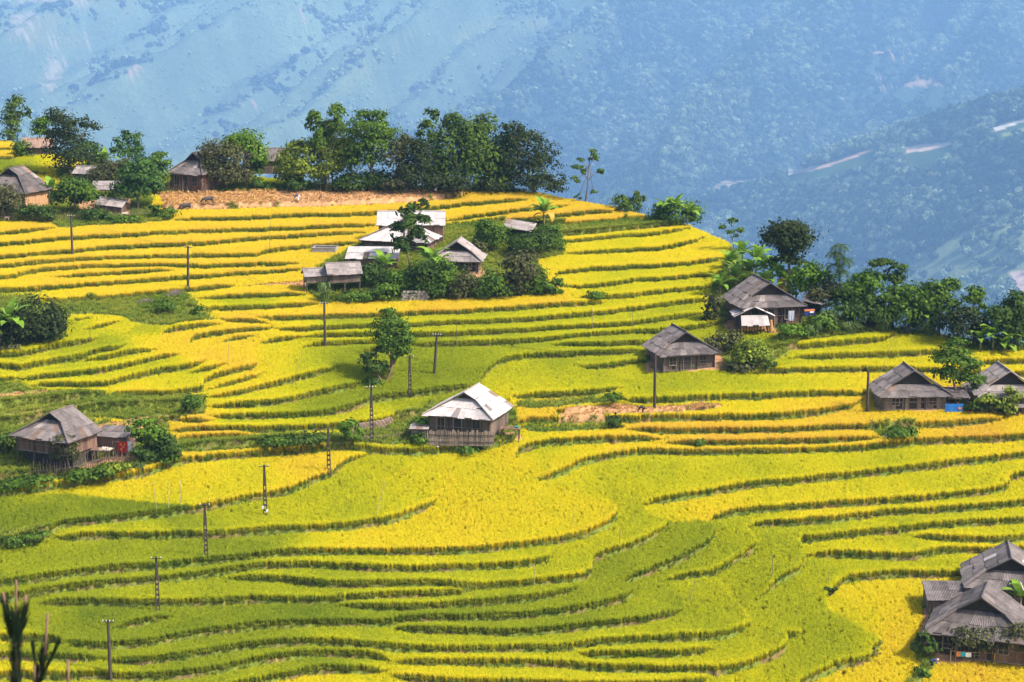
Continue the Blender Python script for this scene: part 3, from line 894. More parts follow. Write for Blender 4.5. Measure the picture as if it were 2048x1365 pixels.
MS = 5.0      # size of the far landscape
def far_slope(name, label, us, vs, dist, relief, seed, colour):
    U, Vv = np.meshgrid(us, vs)
    D = dist(U, Vv)
    x, y, z = (U - 1024) / FPX, CP - (Vv - 682.5) / FPX * SP, -SP - (Vv - 682.5) / FPX * CP
    X, Y, Z = x * D, y * D, CAMZ + z * D
    Z = Z + relief(X, Y, U, Vv)
    V = np.stack([X, Y, Z], -1).reshape(-1, 3)
    n, k = U.shape
    idx = np.arange(n * k).reshape(n, k)
    F = np.stack([idx[:-1, :-1], idx[:-1, 1:], idx[1:, 1:], idx[1:, :-1]], -1).reshape(-1, 4)
    m = bpy.data.materials.new(name); m.use_nodes = True
    nt = m.node_tree; b = nt.nodes['Principled BSDF']; b.inputs['Roughness'].default_value = 1.0; b.inputs['Specular IOR Level'].default_value = 0.0
    a = nt.nodes.new('ShaderNodeAttribute'); a.attribute_name = 'cover'
    tc = nt.nodes.new('ShaderNodeTexCoord')
    no = nt.nodes.new('ShaderNodeTexNoise'); no.inputs['Scale'].default_value = 0.035; no.inputs['Detail'].default_value = 7; no.inputs['Roughness'].default_value = .7
    nt.links.new(tc.outputs['Object'], no.inputs['Vector'])
    hs = nt.nodes.new('ShaderNodeHueSaturation'); mr = nt.nodes.new('ShaderNodeMapRange'); mr.inputs['To Min'].default_value = .4; mr.inputs['To Max'].default_value = 1.6
    nt.links.new(no.outputs['Fac'], mr.inputs['Value']); nt.links.new(mr.outputs[0], hs.inputs['Value']); nt.links.new(a.outputs['Color'], hs.inputs['Color']); nt.links.new(hs.outputs[0], b.inputs['Base Color'])
    n2 = nt.nodes.new('ShaderNodeTexNoise'); n2.inputs['Scale'].default_value = 0.035; n2.inputs['Detail'].default_value = 8; n2.inputs['Roughness'].default_value = .75
    nt.links.new(tc.outputs['Object'], n2.inputs['Vector'])
    bp = nt.nodes.new('ShaderNodeBump'); bp.inputs['Strength'].default_value = 1.0; bp.inputs['Distance'].default_value = 26.0
    nt.links.new(n2.outputs['Fac'], bp.inputs['Height']); nt.links.new(bp.outputs[0], b.inputs['Normal'])
    me = np_mesh(name, V, F, m, smooth=True)
    U, Vv = project(X, Y, Z)                # where each point is seen, relief included
    c, wood = colour(U, Vv, X, Y)
    at_ = me.attributes.new('cover', 'FLOAT_COLOR', 'POINT')
    at_.data.foreach_set('color', np.concatenate([c, np.ones(c.shape[:2] + (1,))], -1).astype(np.float32).reshape(-1))
    ob = link(name, me); tag(ob, label, 'mountain', kind='structure')
    return U, Vv, X, Y, Z, D, wood

def cleared(U, V, poly):
    k = in_poly(U, V, poly)
    for d in (6, 12, 18, 26, 34):
        k |= in_poly(U, V - d, poly)
    return k

def ridge(q):
    return 1 - np.abs(2 * (q - np.floor(q)) - 1)

# main mountain: rows climb away from the valley floor
def dist_main(U, V):
    return MS * np.interp(V, [-330, -100, 0, 200, 350, 500, 640, 760], [3000, 2650, 2480, 2180, 1960, 1720, 1500, 1330]) + 0 * U
def relief_main(X, Y, U, V):
    X, Y = X / MS, Y / MS
    w = 60 * (fbm(X / 260, Y / 260, 201) - .5)
    q = (X * .93 - Y * .37 + w) / 210
    big = ridge(q + .15)
    q2 = (X * .93 - Y * .37 + 1.6 * w + 40) / 68
    s = 80 * (big - .5) * np.interp(V, [-330, 100, 500, 760], [1, 1, .7, .3]) + 34 * (ridge(q2) - .5) + 22 * (fbm(X / 120, Y / 120, 205) - .5) + 9 * (fbm(X / 30, Y / 30, 207) - .5)
    return s * MS
def stripes(V, p): return ((V / p) % 1.0) < .42
def colour_main(U, V, X, Y):
    X, Y = X / MS, Y / MS
    q = X * .93 - Y * .37 + 30 * (fbm(X / 90, Y / 90, 219) - .5); pl = X * .37 + Y * .93
    fo = .55 * fbm(q / 28, pl / 110, 220) + .45 * fbm(X / 22, Y / 22, 222); fo2 = fbm(X / 160, Y / 160, 224)
    right = np.clip((U - 1000 + 1.2 * V + 700 * (fo2 - .5)) / 260, 0, 1)
    grass = np.array([.13, .18, .10]); wood_c = np.array([.045, .075, .05])
    pale = np.array([.15, .18, .07])
    c = grass * (.7 + .6 * fo[..., None]) * (1 - right[..., None]) + wood_c * right[..., None]
    c = c * (.55 + .9 * fo2[..., None]) * (.8 + .5 * (fo[..., None] - .35))
    clump = np.clip((fo - .57) * 14, 0, 1)
    wood = np.clip((.07 + .85 * clump) * (1 - right) + np.clip((fo - .2) * 6, .3, 1) * right, 0, 1)
    fields = [[(20,28),(120,30),(115,55),(60,75),(15,70)],[(55,75),(185,72),(180,90),(50,92)],[(100,115),(135,125),(115,170),(75,190),(85,160)],[(220,0),(290,5),(240,30)],[(40,-10),(230,-8),(180,8),(30,10)]]
    for k, f in enumerate(fields):
        ins = in_poly(U + 10 * (fo - .5), V + 8 * (fbm(X / 40, Y / 40, 230) - .5), f)
        c = np.where((ins & stripes(V, 14.0))[..., None], np.array([.30, .26, .19]), np.where(ins[..., None], np.array([.17, .18, .08]), c))
        wood = np.where(ins, 0, wood)
    scars = [[(258,140),(272,128),(282,132),(262,158)],[(600,30),(612,18),(606,42),(594,40)],[(1815,160),(1850,155),(1885,162),(1870,172),(1820,172)],[(1760,165),(1815,163),(1815,172),(1750,172)],[(1740,103),(1830,105),(1820,109),(1735,108)],[(480,205),(520,203),(522,208),(480,209)],[(50,95),(60,98),(58,108),(48,106)]]
    for f in scars:
        ins = in_poly(U, V, f)
        c = np.where(ins[..., None], np.array([.34, .23, .15]), c); wood = np.where(cleared(U, V, f), 0, wood)
    for f in [[(640,205),(700,150),(780,90),(830,55),(835,62),(720,155),(650,212)],[(1024,45),(1090,30),(1110,42),(1030,68)],[(900,70),(1010,30),(1015,48),(905,90)]]:
        ins = in_poly(U + 16 * (fo - .5), V + 16 * (fo - .5), f)
        c = np.where(ins[..., None], pale, c); wood = np.where(ins, wood * .15, wood)
    f = [(1385,388),(1430,364),(1560,350),(1575,352),(1540,380),(1500,390)]
    ins = in_poly(U, V, f)
    c = np.where((ins & stripes(V, 9.0))[..., None], np.array([.46, .38, .30]), np.where(ins[..., None], np.array([.20, .17, .12]), c)); wood = np.where(cleared(U, V, f), 0, wood)
    low = np.clip((V - 330) / 120, 0, 1) * np.clip((1250 - U) / 200, 0, 1)
    return c, wood
US = np.arange(-330, 2380, 9.0)
main = far_slope('far_mountain', 'hazy blue mountain side rising behind the village, grassy left and wooded right', US, np.arange(-330, 762, 4.0), dist_main, relief_main, 1, colour_main)

# nearer spur on the right
SPC = [(1000,640),(1150,470),(1300,420),(1390,402),(1480,390),(1560,362),(1640,318),(1720,288),(1850,250),(1950,218),(2048,195),(2380,110)]
def spur_uv(T, U):
    vc = np.interp(U, [a for a, b in SPC], [b for a, b in SPC])
    return vc + T * (800 - vc)
us = np.arange(1000, 2380, 7.0); ts = np.linspace(0, 1, 130)
SU, ST = np.meshgrid(us, ts)
SVv = spur_uv(ST, SU)
def dist_spur(U, V):
    vc = np.interp(U, [a for a, b in SPC], [b for a, b in SPC])
    t = (V - vc) / (800 - vc)
    top = np.interp(U, [1000, 1300, 1600, 2048, 2380], [1500, 1430, 1330, 1220, 1150])
    bot = np.interp(U, [1000, 1300, 1600, 2048, 2380], [1180, 1080, 980, 880, 840])
    return 1.3 * MS * (top + (bot - top) * np.clip(t, 0, 1) ** .8)
def build_spur():
    U, V = SU, SVv
    D = dist_spur(U, V)
    x, y, z = (U - 1024) / FPX, CP - (V - 682.5) / FPX * SP, -SP - (V - 682.5) / FPX * CP
    X, Y, Z = x * D, y * D, CAMZ + z * D
    SX, SY = X / MS, Y / MS
    w = 30 * (fbm(SX / 120, SY / 120, 301) - .5)
    edge_ = np.clip(ST * 6, 0, 1)
    Z = Z + MS * (9 * (ridge((SX * .8 + SY * .5 + w) / 90) - .5) + 7 * (fbm(SX / 60, SY / 60, 305) - .5)) * (0.35 + .65 * edge_)
    # back side of the crest
    Xb = np.vstack([X[0] * 1.12, X[0] * 1.05]); Yb = np.vstack([Y[0] + 170 * MS, Y[0] + 60 * MS]); Zb = np.vstack([Z[0] - 110 * MS, Z[0] - 32 * MS])
    X = np.vstack([Xb, X]); Y = np.vstack([Yb, Y]); Z = np.vstack([Zb, Z])
    U2, V2 = project(X, Y, Z)
    fo = fbm(X / 40 / MS, Y / 40 / MS, 320)
    c = np.array([.055, .095, .03]) * (.7 + .7 * fo[..., None]); wood = np.where(fo > .36, 1., .3)
    wood[:2] = 0
    def zone(poly, col, keep=0., jit=6, stripe=0):
        nonlocal c, wood
        ins = in_poly(U2 + jit * (fo - .5) * 2, V2 + jit * (fbm(X / 25 / MS, Y / 25 / MS, 322) - .5), poly)
        if stripe:
            c = np.where((ins & stripes(V2, stripe))[..., None], np.array(col), np.where(ins[..., None], np.array(col) * .38, c))
        else:
            c = np.where(ins[..., None], np.array(col) * (.8 + .4 * fo[..., None]), c)
        wood = np.where(cleared(U2, V2, poly) if keep == 0 else ins, wood * keep, wood)
    zone([(1385,388),(1510,388),(1480,440),(1400,440)], (.20, .24, .08), .25)
    zone([(1560,346),(1640,330),(1750,292),(1755,299),(1645,338),(1562,354)], (.62, .38, .26), jit=2)
    zone([(1800,296),(1850,288),(1910,282),(1908,290),(1855,302),(1800,308)], (.66, .46, .32), jit=2)
    zone([(1828,342),(1850,341),(1885,345),(1885,350),(1850,348),(1828,346)], (.8, .62, .22), jit=0)
    zone([(1975,258),(2048,232),(2200,190),(2200,200),(2048,243),(1985,266)], (.7, .62, .5), jit=2)
    zone([(1990,275),(2050,255),(2200,225),(2200,240),(2050,270)], (.24, .28, .1), .1)
    zone([(1860,500),(1960,440),(2060,410),(2200,420),(2200,560),(2020,570),(1880,590),(1780,560)], (.20, .24, .11), .10, 10)
    zone([(2020,545),(2040,540),(2080,545),(2080,600),(2045,590),(2030,570)], (.7, .5, .4), jit=2)
    zone([(1900,225),(1980,210),(2000,225),(1920,240)], (.2, .2, .1), .3)
    zone([(1860,425),(1880,422),(1888,428),(1862,430)], (.7, .35, .25), jit=0)
    V_ = np.stack([X, Y, Z], -1).reshape(-1, 3)
    n, k = X.shape
    idx = np.arange(n * k).reshape(n, k)
    F = np.stack([idx[:-1, :-1], idx[:-1, 1:], idx[1:, 1:], idx[1:, :-1]], -1).reshape(-1, 4)
    me = np_mesh('wooded_hill', V_, F, bpy.data.materials['far_mountain'], smooth=True)
    a = me.attributes.new('cover', 'FLOAT_COLOR', 'POINT')
    a.data.foreach_set('color', np.concatenate([c, np.ones(c.shape[:2] + (1,))], -1).astype(np.float32).reshape(-1))
    ob = link('wooded_hill', me); tag(ob, 'wooded lower hill with pale field strips and a dirt road, right of the village', 'hill', kind='structure')
    return X, Y, Z, wood, U2, V2
spur = build_spur()
def spur_point(u, v):
    d = (spur[4][2:] - u) ** 2 + (spur[5][2:] - v) ** 2
    i, j = np.unravel_index(np.argmin(d), d.shape)
    return Vector((spur[0][i + 2, j], spur[1][i + 2, j], spur[2][i + 2, j]))

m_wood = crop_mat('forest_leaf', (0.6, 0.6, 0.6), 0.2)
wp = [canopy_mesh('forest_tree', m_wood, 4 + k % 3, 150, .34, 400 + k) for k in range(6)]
r = np.random.default_rng(17)
def seed_trees(X, Y, Z, wood, n, zmin):
    k, l = wood.shape
    # sample cells by plan area
    A = np.abs(np.gradient(Y, axis=0)) * np.abs(np.gradient(X, axis=1)) * wood
    p = (A / A.sum()).ravel()
    c = r.choice(len(p), size=n, p=p)
    i, j = np.unravel_index(c, wood.shape)
    i = np.clip(i, 0, k - 2); j = np.clip(j, 0, l - 2)
    a, b = r.random(n), r.random(n)
    def bil(G): return (G[i, j] * (1 - a) + G[i + 1, j] * a) * (1 - b) + (G[i, j + 1] * (1 - a) + G[i + 1, j + 1] * a) * b
    return np.stack([bil(X), bil(Y), bil(Z)], -1), wood[i, j]
Pm, wm = seed_trees(main[2], main[3], main[4], main[6], 120000, 0)
Ps, ws = seed_trees(spur[0], spur[1], spur[2], spur[3], 20000, 0)
P = np.vstack([Pm, Ps]); n = len(P)
sc = MS * np.concatenate([(1.6 + 5.2 * r.random(len(Pm)) ** 1.5) * (.38 + .62 * wm), 1.15 * r.uniform(2.6, 5.5, len(Ps))])
tn = r.random((n, 1)); pn = fbm(P[:, 0] / 260, P[:, 1] / 420, 350)[:, None]
wa = np.concatenate([wm, np.ones(len(Ps))])[:, None]
dk = np.array([.025, .05, .028]); lt = np.array([.26, .32, .18])
lt = lt * (1 + .5 * (1 - wa))
cw = dk + (lt - dk) * np.clip(tn ** 2.2 * .75 + 1.5 * (pn - .5) + .7 * (1 - wa), 0, 1)
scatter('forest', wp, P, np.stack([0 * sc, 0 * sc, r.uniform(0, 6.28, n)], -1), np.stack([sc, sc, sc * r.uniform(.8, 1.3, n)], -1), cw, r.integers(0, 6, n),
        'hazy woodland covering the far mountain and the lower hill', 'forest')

# the air over the valley
def build_haze():
    b = MB().box((0, 7950, -450), (17600, 16000, 2100))
    m = bpy.data.materials.new('haze'); m.use_nodes = True
    nt = m.node_tree
    nt.nodes.remove(nt.nodes['Principled BSDF'])
    pv = nt.nodes.new('ShaderNodeVolumePrincipled')
    pv.inputs['Color'].default_value = HAZE_COL
    pv.inputs['Density'].default_value = HAZE_DENS
    pv.inputs['Anisotropy'].default_value = 0.0
    nt.links.new(pv.outputs[0], nt.nodes['Material Output'].inputs['Volume'])
    o = b.build('haze', m)
    tag(o, 'pale blue haze hanging in the valley air', 'haze', kind='stuff')
HAZE_COL = (0.31, 0.57, 0.95, 1)
HAZE_DENS = 0.000064
build_haze()
# ------------------------------------------------------------------ materials for objects
M = {}
M['roof_grey'] = mat('roof_grey', (.165, .138, .132), (.085, .07, .066), 1.2, .9, .30, .3, 14)
M['roof_dark'] = mat('roof_dark', (.14, .116, .110), (.07, .058, .055), 1.2, .9, .30, .3, 14)
M['roof_rust'] = mat('roof_rust', (.20, .135, .10), (.12, .08, .06), 1.6, .9, .25, .3, 14)
M['roof_pale'] = mat('roof_pale', (.46, .42, .405), (.33, .285, .27), 1.2, .8, .14, .2, 14)
M['roof_mid'] = mat('roof_mid', (.29, .248, .232), (.17, .14, .13), 1.4, .85, .22, .3, 14)
M['timber'] = mat('timber', (.10, .075, .06), (.055, .04, .032), 3, .9, .15, .3, 20, (3, 3, .5))
M['plank'] = mat('plank', (.16, .112, .088), (.065, .046, .036), 2.4, .9, .35, .4, 22, (5, 5, .6))
M['plank_red'] = mat('plank_red', (.20, .115, .08), (.09, .05, .04), 2.4, .9, .35, .4, 22, (5, 5, .6))
M['plank_pale'] = mat('plank_pale', (.27, .205, .165), (.12, .09, .072), 2.4, .9, .35, .4, 22, (5, 5, .6))
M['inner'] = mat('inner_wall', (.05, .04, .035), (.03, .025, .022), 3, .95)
M['clay'] = mat('clay_wall', (.46, .27, .13), (.34, .18, .09), 1.5, .95, 0, .4, 12)
M['bamboo'] = mat('bamboo_pole', (.34, .26, .15), (.20, .14, .09), 4, .7, .25)
M['stake'] = mat('weathered_stake', (.20, .145, .105), (.10, .07, .05), 5, .9, .3)
M['concrete'] = mat('concrete', (.36, .32, .29), (.20, .175, .16), 3, .9, .1, .4, 16)
M['pole'] = mat('pole_concrete', (.075, .058, .046), (.04, .031, .026), 2.5, .9, .12, .3, 20)
M['ceramic'] = mat('ceramic', (.75, .72, .68), (.6, .57, .52), 4, .3)
M['metalbox'] = mat('meter_box', (.7, .7, .7), (.5, .5, .5), 4, .5)
M['straw'] = mat('straw_bundle', (.50, .27, .09), (.30, .15, .05), 6, .95, .1, .6, 30)
M['thatch'] = mat('thatch', (.33, .22, .165), (.19, .12, .09), 4, .95, .2, .8, 30, (6, 6, 1))
M['bark'] = mat('bark', (.17, .125, .09), (.085, .06, .045), 4, .95, 0, .6, 18, (1, 1, .3))
M['bark_red'] = mat('bark_red', (.22, .12, .085), (.11, .06, .045), 4, .95, 0, .6, 18, (1, 1, .3))
M['culm'] = mat('culm', (.16, .18, .06), (.10, .10, .04), 3, .7)
M['bstem'] = mat('banana_stem', (.22, .22, .09), (.14, .10, .05), 3, .8)
M['blue'] = mat('blue_tarp', (.02, .16, .48), (.015, .11, .36), 1.5, .5, 0, .6, 4)
M['navy'] = mat('navy_cloth', (.03, .045, .20), (.02, .03, .13), 3, .9)
M['orange'] = mat('orange_cloth', (.70, .22, .05), (.55, .15, .03), 3, .8)
M['red'] = mat('red_cloth', (.60, .02, .03), (.45, .015, .02), 3, .8)
M['yellow'] = mat('yellow_cloth', (.75, .45, .05), (.6, .34, .04), 3, .8)
M['white'] = mat('white_cloth', (.80, .78, .76), (.66, .64, .62), 3, .8)
M['cyan'] = mat('cyan_cloth', (.02, .45, .55), (.015, .34, .44), 3, .8)
M['green_net'] = mat('green_basin', (.0, .32, .22), (.0, .22, .15), 3, .6)
M['black'] = mat('black_cloth', (.018, .018, .022), (.01, .01, .012), 3, .9)
M['skin'] = mat('skin', (.36, .20, .13), (.30, .16, .10), 3, .6)
M['greycloth'] = mat('grey_cloth', (.42, .42, .50), (.30, .30, .36), 3, .9)
M['hide'] = mat('buffalo_hide', (.115, .095, .09), (.06, .05, .048), 5, .8)
M['horn'] = mat('horn', (.07, .06, .055), (.04, .035, .03), 4, .5)
M['fur_white'] = mat('pale_fur', (.72, .62, .48), (.55, .45, .33), 6, .95)
M['stone'] = mat('stone', (.34, .24, .18), (.20, .14, .10), 3, .95, .2, .6, 8)

L = {}
L['dark'] = leaf_mat('leaf_dark', (.013, .030, .006), (.090, .150, .024))
L['black'] = leaf_mat('leaf_blackish', (.011, .018, .006), (.062, .088, .026))
L['mid'] = leaf_mat('leaf_mid', (.020, .050, .006), (.135, .225, .025))
L['fresh'] = leaf_mat('leaf_fresh', (.028, .075, .006), (.18, .30, .025))
L['yellowish'] = leaf_mat('leaf_yellowish', (.045, .075, .008), (.28, .34, .035))
L['brownish'] = leaf_mat('leaf_brownish', (.03, .035, .014), (.14, .14, .05))
L['bamboo'] = leaf_mat('leaf_bamboo', (.018, .042, .008), (.13, .20, .028))
L['blue'] = leaf_mat('leaf_bluish', (.02, .050, .012), (.10, .19, .04))
L['banana'] = leaf_mat('leaf_banana', (.06, .14, .012), (.24, .38, .04), .3, .4)
L['banana_old'] = leaf_mat('leaf_banana_old', (.35, .20, .03), (.62, .38, .06), .3, .6)
L['reed'] = leaf_mat('leaf_reed', (.06, .11, .03), (.24, .32, .10), .3)
L['needle'] = leaf_mat('pine_needle', (.006, .012, .008), (.016, .03, .016), .15, .6)

# ------------------------------------------------------------------ plants
def foliage(blobs, size, r, fill=1.5, long=1.5, droop=0.0, up=.35, cap=5200):
    C, N, W = [], [], []
    tot = sum(4 * math.pi * ((b[1][0] * b[1][1] * b[1][2]) ** (2 / 3)) for b in blobs)
    lim = min(1.0, cap / (fill * tot / (.75 * size ** 2 * long / 1.5)))
    for c, rad in blobs:
        c = np.array(c); rad = np.array(rad)
        a = 4 * math.pi * (rad.prod() ** (2 / 3))
        c0 = c; r0 = rad
        n = max(14, int(fill * lim * a / (.75 * size ** 2 * long / 1.5)))
        k = max(5, int(n / 26))
        d = r.normal(size=(k, 3)); d /= np.linalg.norm(d, axis=1)[:, None]
        d[:, 2] = np.where(d[:, 2] < -.55, -d[:, 2], d[:, 2])
        lump = r.normal(size=(5, 3)); lump /= np.linalg.norm(lump, axis=1)[:, None]
        fr = r.uniform(.5, .95, (k, 1)) ** .7 * (.78 + .5 * np.clip((d @ lump.T).max(1, keepdims=True), 0, 1) ** 3)
        cc = d * fr
        q = r.integers(0, k, n)
        sg = .20 + .10 * r.random((k, 1))
        off = r.normal(size=(n, 3)) * sg[q] * np.array([1, 1, .75])
        p = cc[q] + off
        if droop:
            p[:, 2] -= droop * (off[:, 0] ** 2 + off[:, 1] ** 2) * 3
        nn = d[q] * .7 + off * 2.0 + np.array([0, 0, up]) + r.normal(0, .33, (n, 3))
        C.append(c + p * rad); N.append(nn)
        W.append(np.clip(r.normal(.45, .22, n) + .25 * (r.random(k)[q] - .5) , 0, 1))
    C = np.vstack(C); N = np.vstack(N); W = np.concatenate(W)
    V, F = leaf_quads(C, N, size, r, long)
    return V, F, W

_seed = [1000]
def nseed():
    _seed[0] += 1
    return np.random.default_rng(_seed[0])

def blobs_px(base, D, blobs, r, jit=.35):
    out = []
    s = FPX / D
    for (u, v, *rr) in blobs:
        ru, rv = rr[0] * 1.12, rr[1] * 1.12
        rm = (ru + rv) / 2 / s
        dd = r.uniform(-jit, jit) * rm
        p = at(u, v, D + dd) - base
        out.append((p, (ru / s, max(ru, rv) / s * .9, rv / s)))
    return out

def trunk_mesh(bl, r, rad, m, bare=False, path=None):
    b = MB()
    c0 = max(bl, key=lambda q: q[1][0] * q[1][2])[0]
    top = Vector((c0[0], c0[1], c0[2]))
    if path is None:
        path = [Vector((0, 0, -.3)), Vector((0, 0, 0)) + top * .35 + Vector((r.normal(0, .12), r.normal(0, .12), 0)), top * .7 + Vector((r.normal(0, .15), 0, 0)), top]
    else:
        path = [Vector((0, 0, -.3))] + path
        top = path[-1]
    k = len(path)
    b.tube(path, [rad * (1 - .62 * i / (k - 1)) for i in range(k)], 7)
    for (c, q) in bl:
        c = Vector(c)
        if (c - top).length < .3: continue
        t = .35 + .4 * r.random()
        i = min(int(t * (k - 1)), k - 2)
        f = t * (k - 1) - i
        st = path[i].lerp(path[i + 1], f)
        md = st.lerp(c, .5) + Vector((0, 0, .12 * (c - st).length))
        b.tube([st, md, c], [rad * .45, rad * .3, rad * .12], 5)
        for _ in range(2):
            e = c + Vector((r.normal(0, q[0] * .5), r.normal(0, q[1] * .5), r.uniform(-.3, .6) * q[2]))
            b.tube([md.lerp(c, .5), e], [rad * .18, rad * .05], 4)
    return b.mesh('trunk', m, True)

def tree(label, base, blobs, leaf, size=.42, fill=1.5, trunk=.22, name='broadleaf_tree', group=None, cat='tree', bark='bark', path=None, long=1.5, droop=0., cap=5200, up=.35):
    r = nseed()
    b, D = spot(*base)
    bl = blobs_px(b, D, blobs, r)
    t = thing(name, label, cat, b, 0, group)
    pth = None if path is None else [at(u, v, D) - b for (u, v) in path]
    link('trunk', trunk_mesh(bl, r, trunk, M[bark], path=pth), t)
    V, F, W = foliage(bl, size, r, fill, long, droop, up, cap)
    link('crown', np_mesh('crown', V, F, L[leaf], var=W), t)
    return t

def shrub(label, base, blobs, leaf, size=.34, fill=1.5, group=None, name='shrub', long=1.5, cap=2600):
    r = nseed()
    b, D = spot(*base)
    bl = blobs_px(b, D, blobs, r)
    t = thing(name, label, 'shrub', b, 0, group)
    s = MB()
    for (c, q) in bl:
        for _ in range(3):
            e = Vector(c) + Vector((r.normal(0, q[0] * .45), r.normal(0, q[1] * .4), r.uniform(-.2, .5) * q[2]))
            s.tube([Vector((r.normal(0, .15), r.normal(0, .15), -.2)), e * .5 + Vector((0, 0, -.1)), e], [.05, .035, .012], 4)
    s.build('stem', M['bark'], t)
    V, F, W = foliage(bl, size, r, fill, long, 0., .35, cap)
    link('foliage', np_mesh('foliage', V, F, L[leaf], var=W), t)
    return t

def bamboo(label, base, blobs, culms=10, leaf='bamboo', size=.36, fill=1.5, group=None, spread=1.2, cap=6500):
    r = nseed()
    b, D = spot(*base)
    bl = blobs_px(b, D, blobs, r, .5)
    t = thing('bamboo_clump', label, 'bamboo', b, 0, group)
    for k in range(culms):
        c, q = bl[k % len(bl)]
        e = Vector(c) + Vector((r.normal(0, q[0] * .4), r.normal(0, q[1] * .4), q[2] * r.uniform(-.2, .7)))
        s = Vector((r.normal(0, spread), r.normal(0, spread * .7), -.2))
        m1 = s.lerp(e, .55); m1.x = s.x + (e.x - s.x) * .3; m1.y = s.y + (e.y - s.y) * .3
        MB().tube([s, m1, e.lerp(m1, .25), e], [.07, .06, .04, .015], 5).build('culm', M['culm'], t, True)
    V, F, W = foliage(bl, size, r, fill, 2.6, .5, .25, cap)
    link('foliage', np_mesh('foliage', V, F, L[leaf], var=W), t)
    return t

def banana_leaf_mesh(seed, old=False):
    r = np.random.default_rng(seed)
    n = 8; ln = 2.1; w = .34
    V, F, W = [], [], []
    bend = r.uniform(1.1, 1.9) if not old else 2.6
    x = z = 0; a = .35
    for k in range(n + 1):
        t = k / n
        ww = w * math.sin(math.pi * min(1, .06 + t * .97)) ** .6 if t > .1 else .03
        lift = .32 * ww
        V += [(x, -ww, z + lift), (x, 0, z), (x, ww, z + lift)]
        a -= bend / n * (.4 + 1.2 * t)
        x += math.cos(a) * ln / n; z += math.sin(a) * ln / n
    for k in range(n):
        o = 3 * k
        F += [(o, o + 1, o + 4, o + 3), (o + 1, o + 2, o + 5, o + 4)]
        W += [.35 + .4 * r.random()] * 2
    return np_mesh('leaf', np.array(V), np.array(F), L['banana_old' if old else 'banana'], var=np.array(W))
BLEAF = [banana_leaf_mesh(600 + k) for k in range(5)]
BOLD = banana_leaf_mesh(611, True)
BSTEM = {}
def banana(label, u, v, h=2.2, n=8, scale=1.0, group='banana plants around the village', old=0, upright=.5):
    r = nseed()
    b, D = spot(u, v)
    t = thing('banana_plant', label, 'banana plant', b, r.uniform(0, 6.28), group)
    MB().tube([(0, 0, -.2), (.03, .02, h * .5), (.05, 0, h)], [.17 * scale, .13 * scale, .07 * scale], 8).build('stem', M['bstem'], t, True)
    for k in range(n):
        isold = k < old
        o = link('leaf', BOLD if isold else BLEAF[int(r.integers(0, 5))], t)
        tilt = r.uniform(-.2, .3) if isold else upright * 1.5 * (k / n) ** 1.0 + r.uniform(.0, .35)
        o.location = (.05, 0, h - .05 - .25 * (1 - k / n))
        o.rotation_euler = (r.normal(0, .15), -tilt, k * 2.4 + r.normal(0, .25))
        q = 1.4 * scale * r.uniform(.8, 1.15)
        o.scale = (q, q * 1.05, q)
        if isold: o['label'] = 'dry yellow hanging leaf'
    return t

def reeds(label, u, v, h=2.0, w=1.4, n=140, leaf='reed', group=None, name='reed_clump', cat='reeds'):
    r = nseed()
    b, D = spot(u, v)
    V, F, W = [], [], []
    for k in range(n):
        a = r.uniform(0, 6.28); rr = w * .35 * math.sqrt(r.random())
        p = Vector((rr * math.cos(a), rr * math.sin(a), 0)); hh = h * r.uniform(.6, 1.1); out = w * r.uniform(.15, .75)
        d = Vector((math.cos(a + r.normal(0, .6)), math.sin(a + r.normal(0, .6)), 0)); sd = Vector((-d.y, d.x, 0)) * .035
        o = len(V)
        for (t, z, ww) in ((0, 0, 1), (.12, .5, 1.2), (.45, .92, 1.), (1., .78, .2)):
            c = p + d * out * t + Vector((0, 0, hh * z))
            V += [tuple(c - sd * ww), tuple(c + sd * ww)]
        for q in range(3):
            F.append((o + 2 * q, o + 2 * q + 1, o + 2 * q + 3, o + 2 * q + 2)); W.append(r.random())
    ob = link(name, np_mesh(name, np.array(V), np.array(F), L[leaf], var=np.array(W)), None, b)
    tag(ob, label, cat, group)
    return ob

def plume_tree(label, base, stars, leaf='dark', trunk=.12, name='feathery_tree', length=2.2, n=20, path=None):
    """slim trunk with whorls of long pinnate leaves"""
    r = nseed()
    b, D = spot(*base)
    t = thing(name, label, 'tree', b)
    tops = [at(u, v, D + r.uniform(-.6, .6)) - b for (u, v) in stars]
    bl = [(p, (.6, .6, .6)) for p in tops]
    link('trunk', trunk_mesh(bl, r, trunk, M['bark']), t)
    C, N, T = [], [], []
    V, F, W = [], [], []
    for p in tops:
        for k in range(n):
            a = 6.28 * k / n + r.normal(0, .2); el = r.uniform(-.25, .9); d = Vector((math.cos(a), math.sin(a), 0)); ln = length * r.uniform(.7, 1.1)
            q = Vector(p); e = el; m = 9
            for i in range(m):
                st = d * math.cos(e) * ln / m + Vector((0, 0, math.sin(e) * ln / m))
                q = q + st; e -= .22
                wd = .42 * math.sin(math.pi * (i + 1) / (m + 1.3)) + .05
                side = Vector((-d.y, d.x, 0))
                for sg in (-1, 1):
                    o = len(V); f = st * .42
                    tip = q + side * sg * wd + st * .5 - Vector((0, 0, wd * .55))
                    V += [tuple(q - f), tuple(tip), tuple(q + f * .6)]; F.append((o, o + 1, o + 2)); W.append(np.clip(r.normal(.5, .25), 0, 1))
    link('crown', np_mesh('crown', np.array(V), np.array(F), L[leaf], var=np.array(W)), t)
    return t

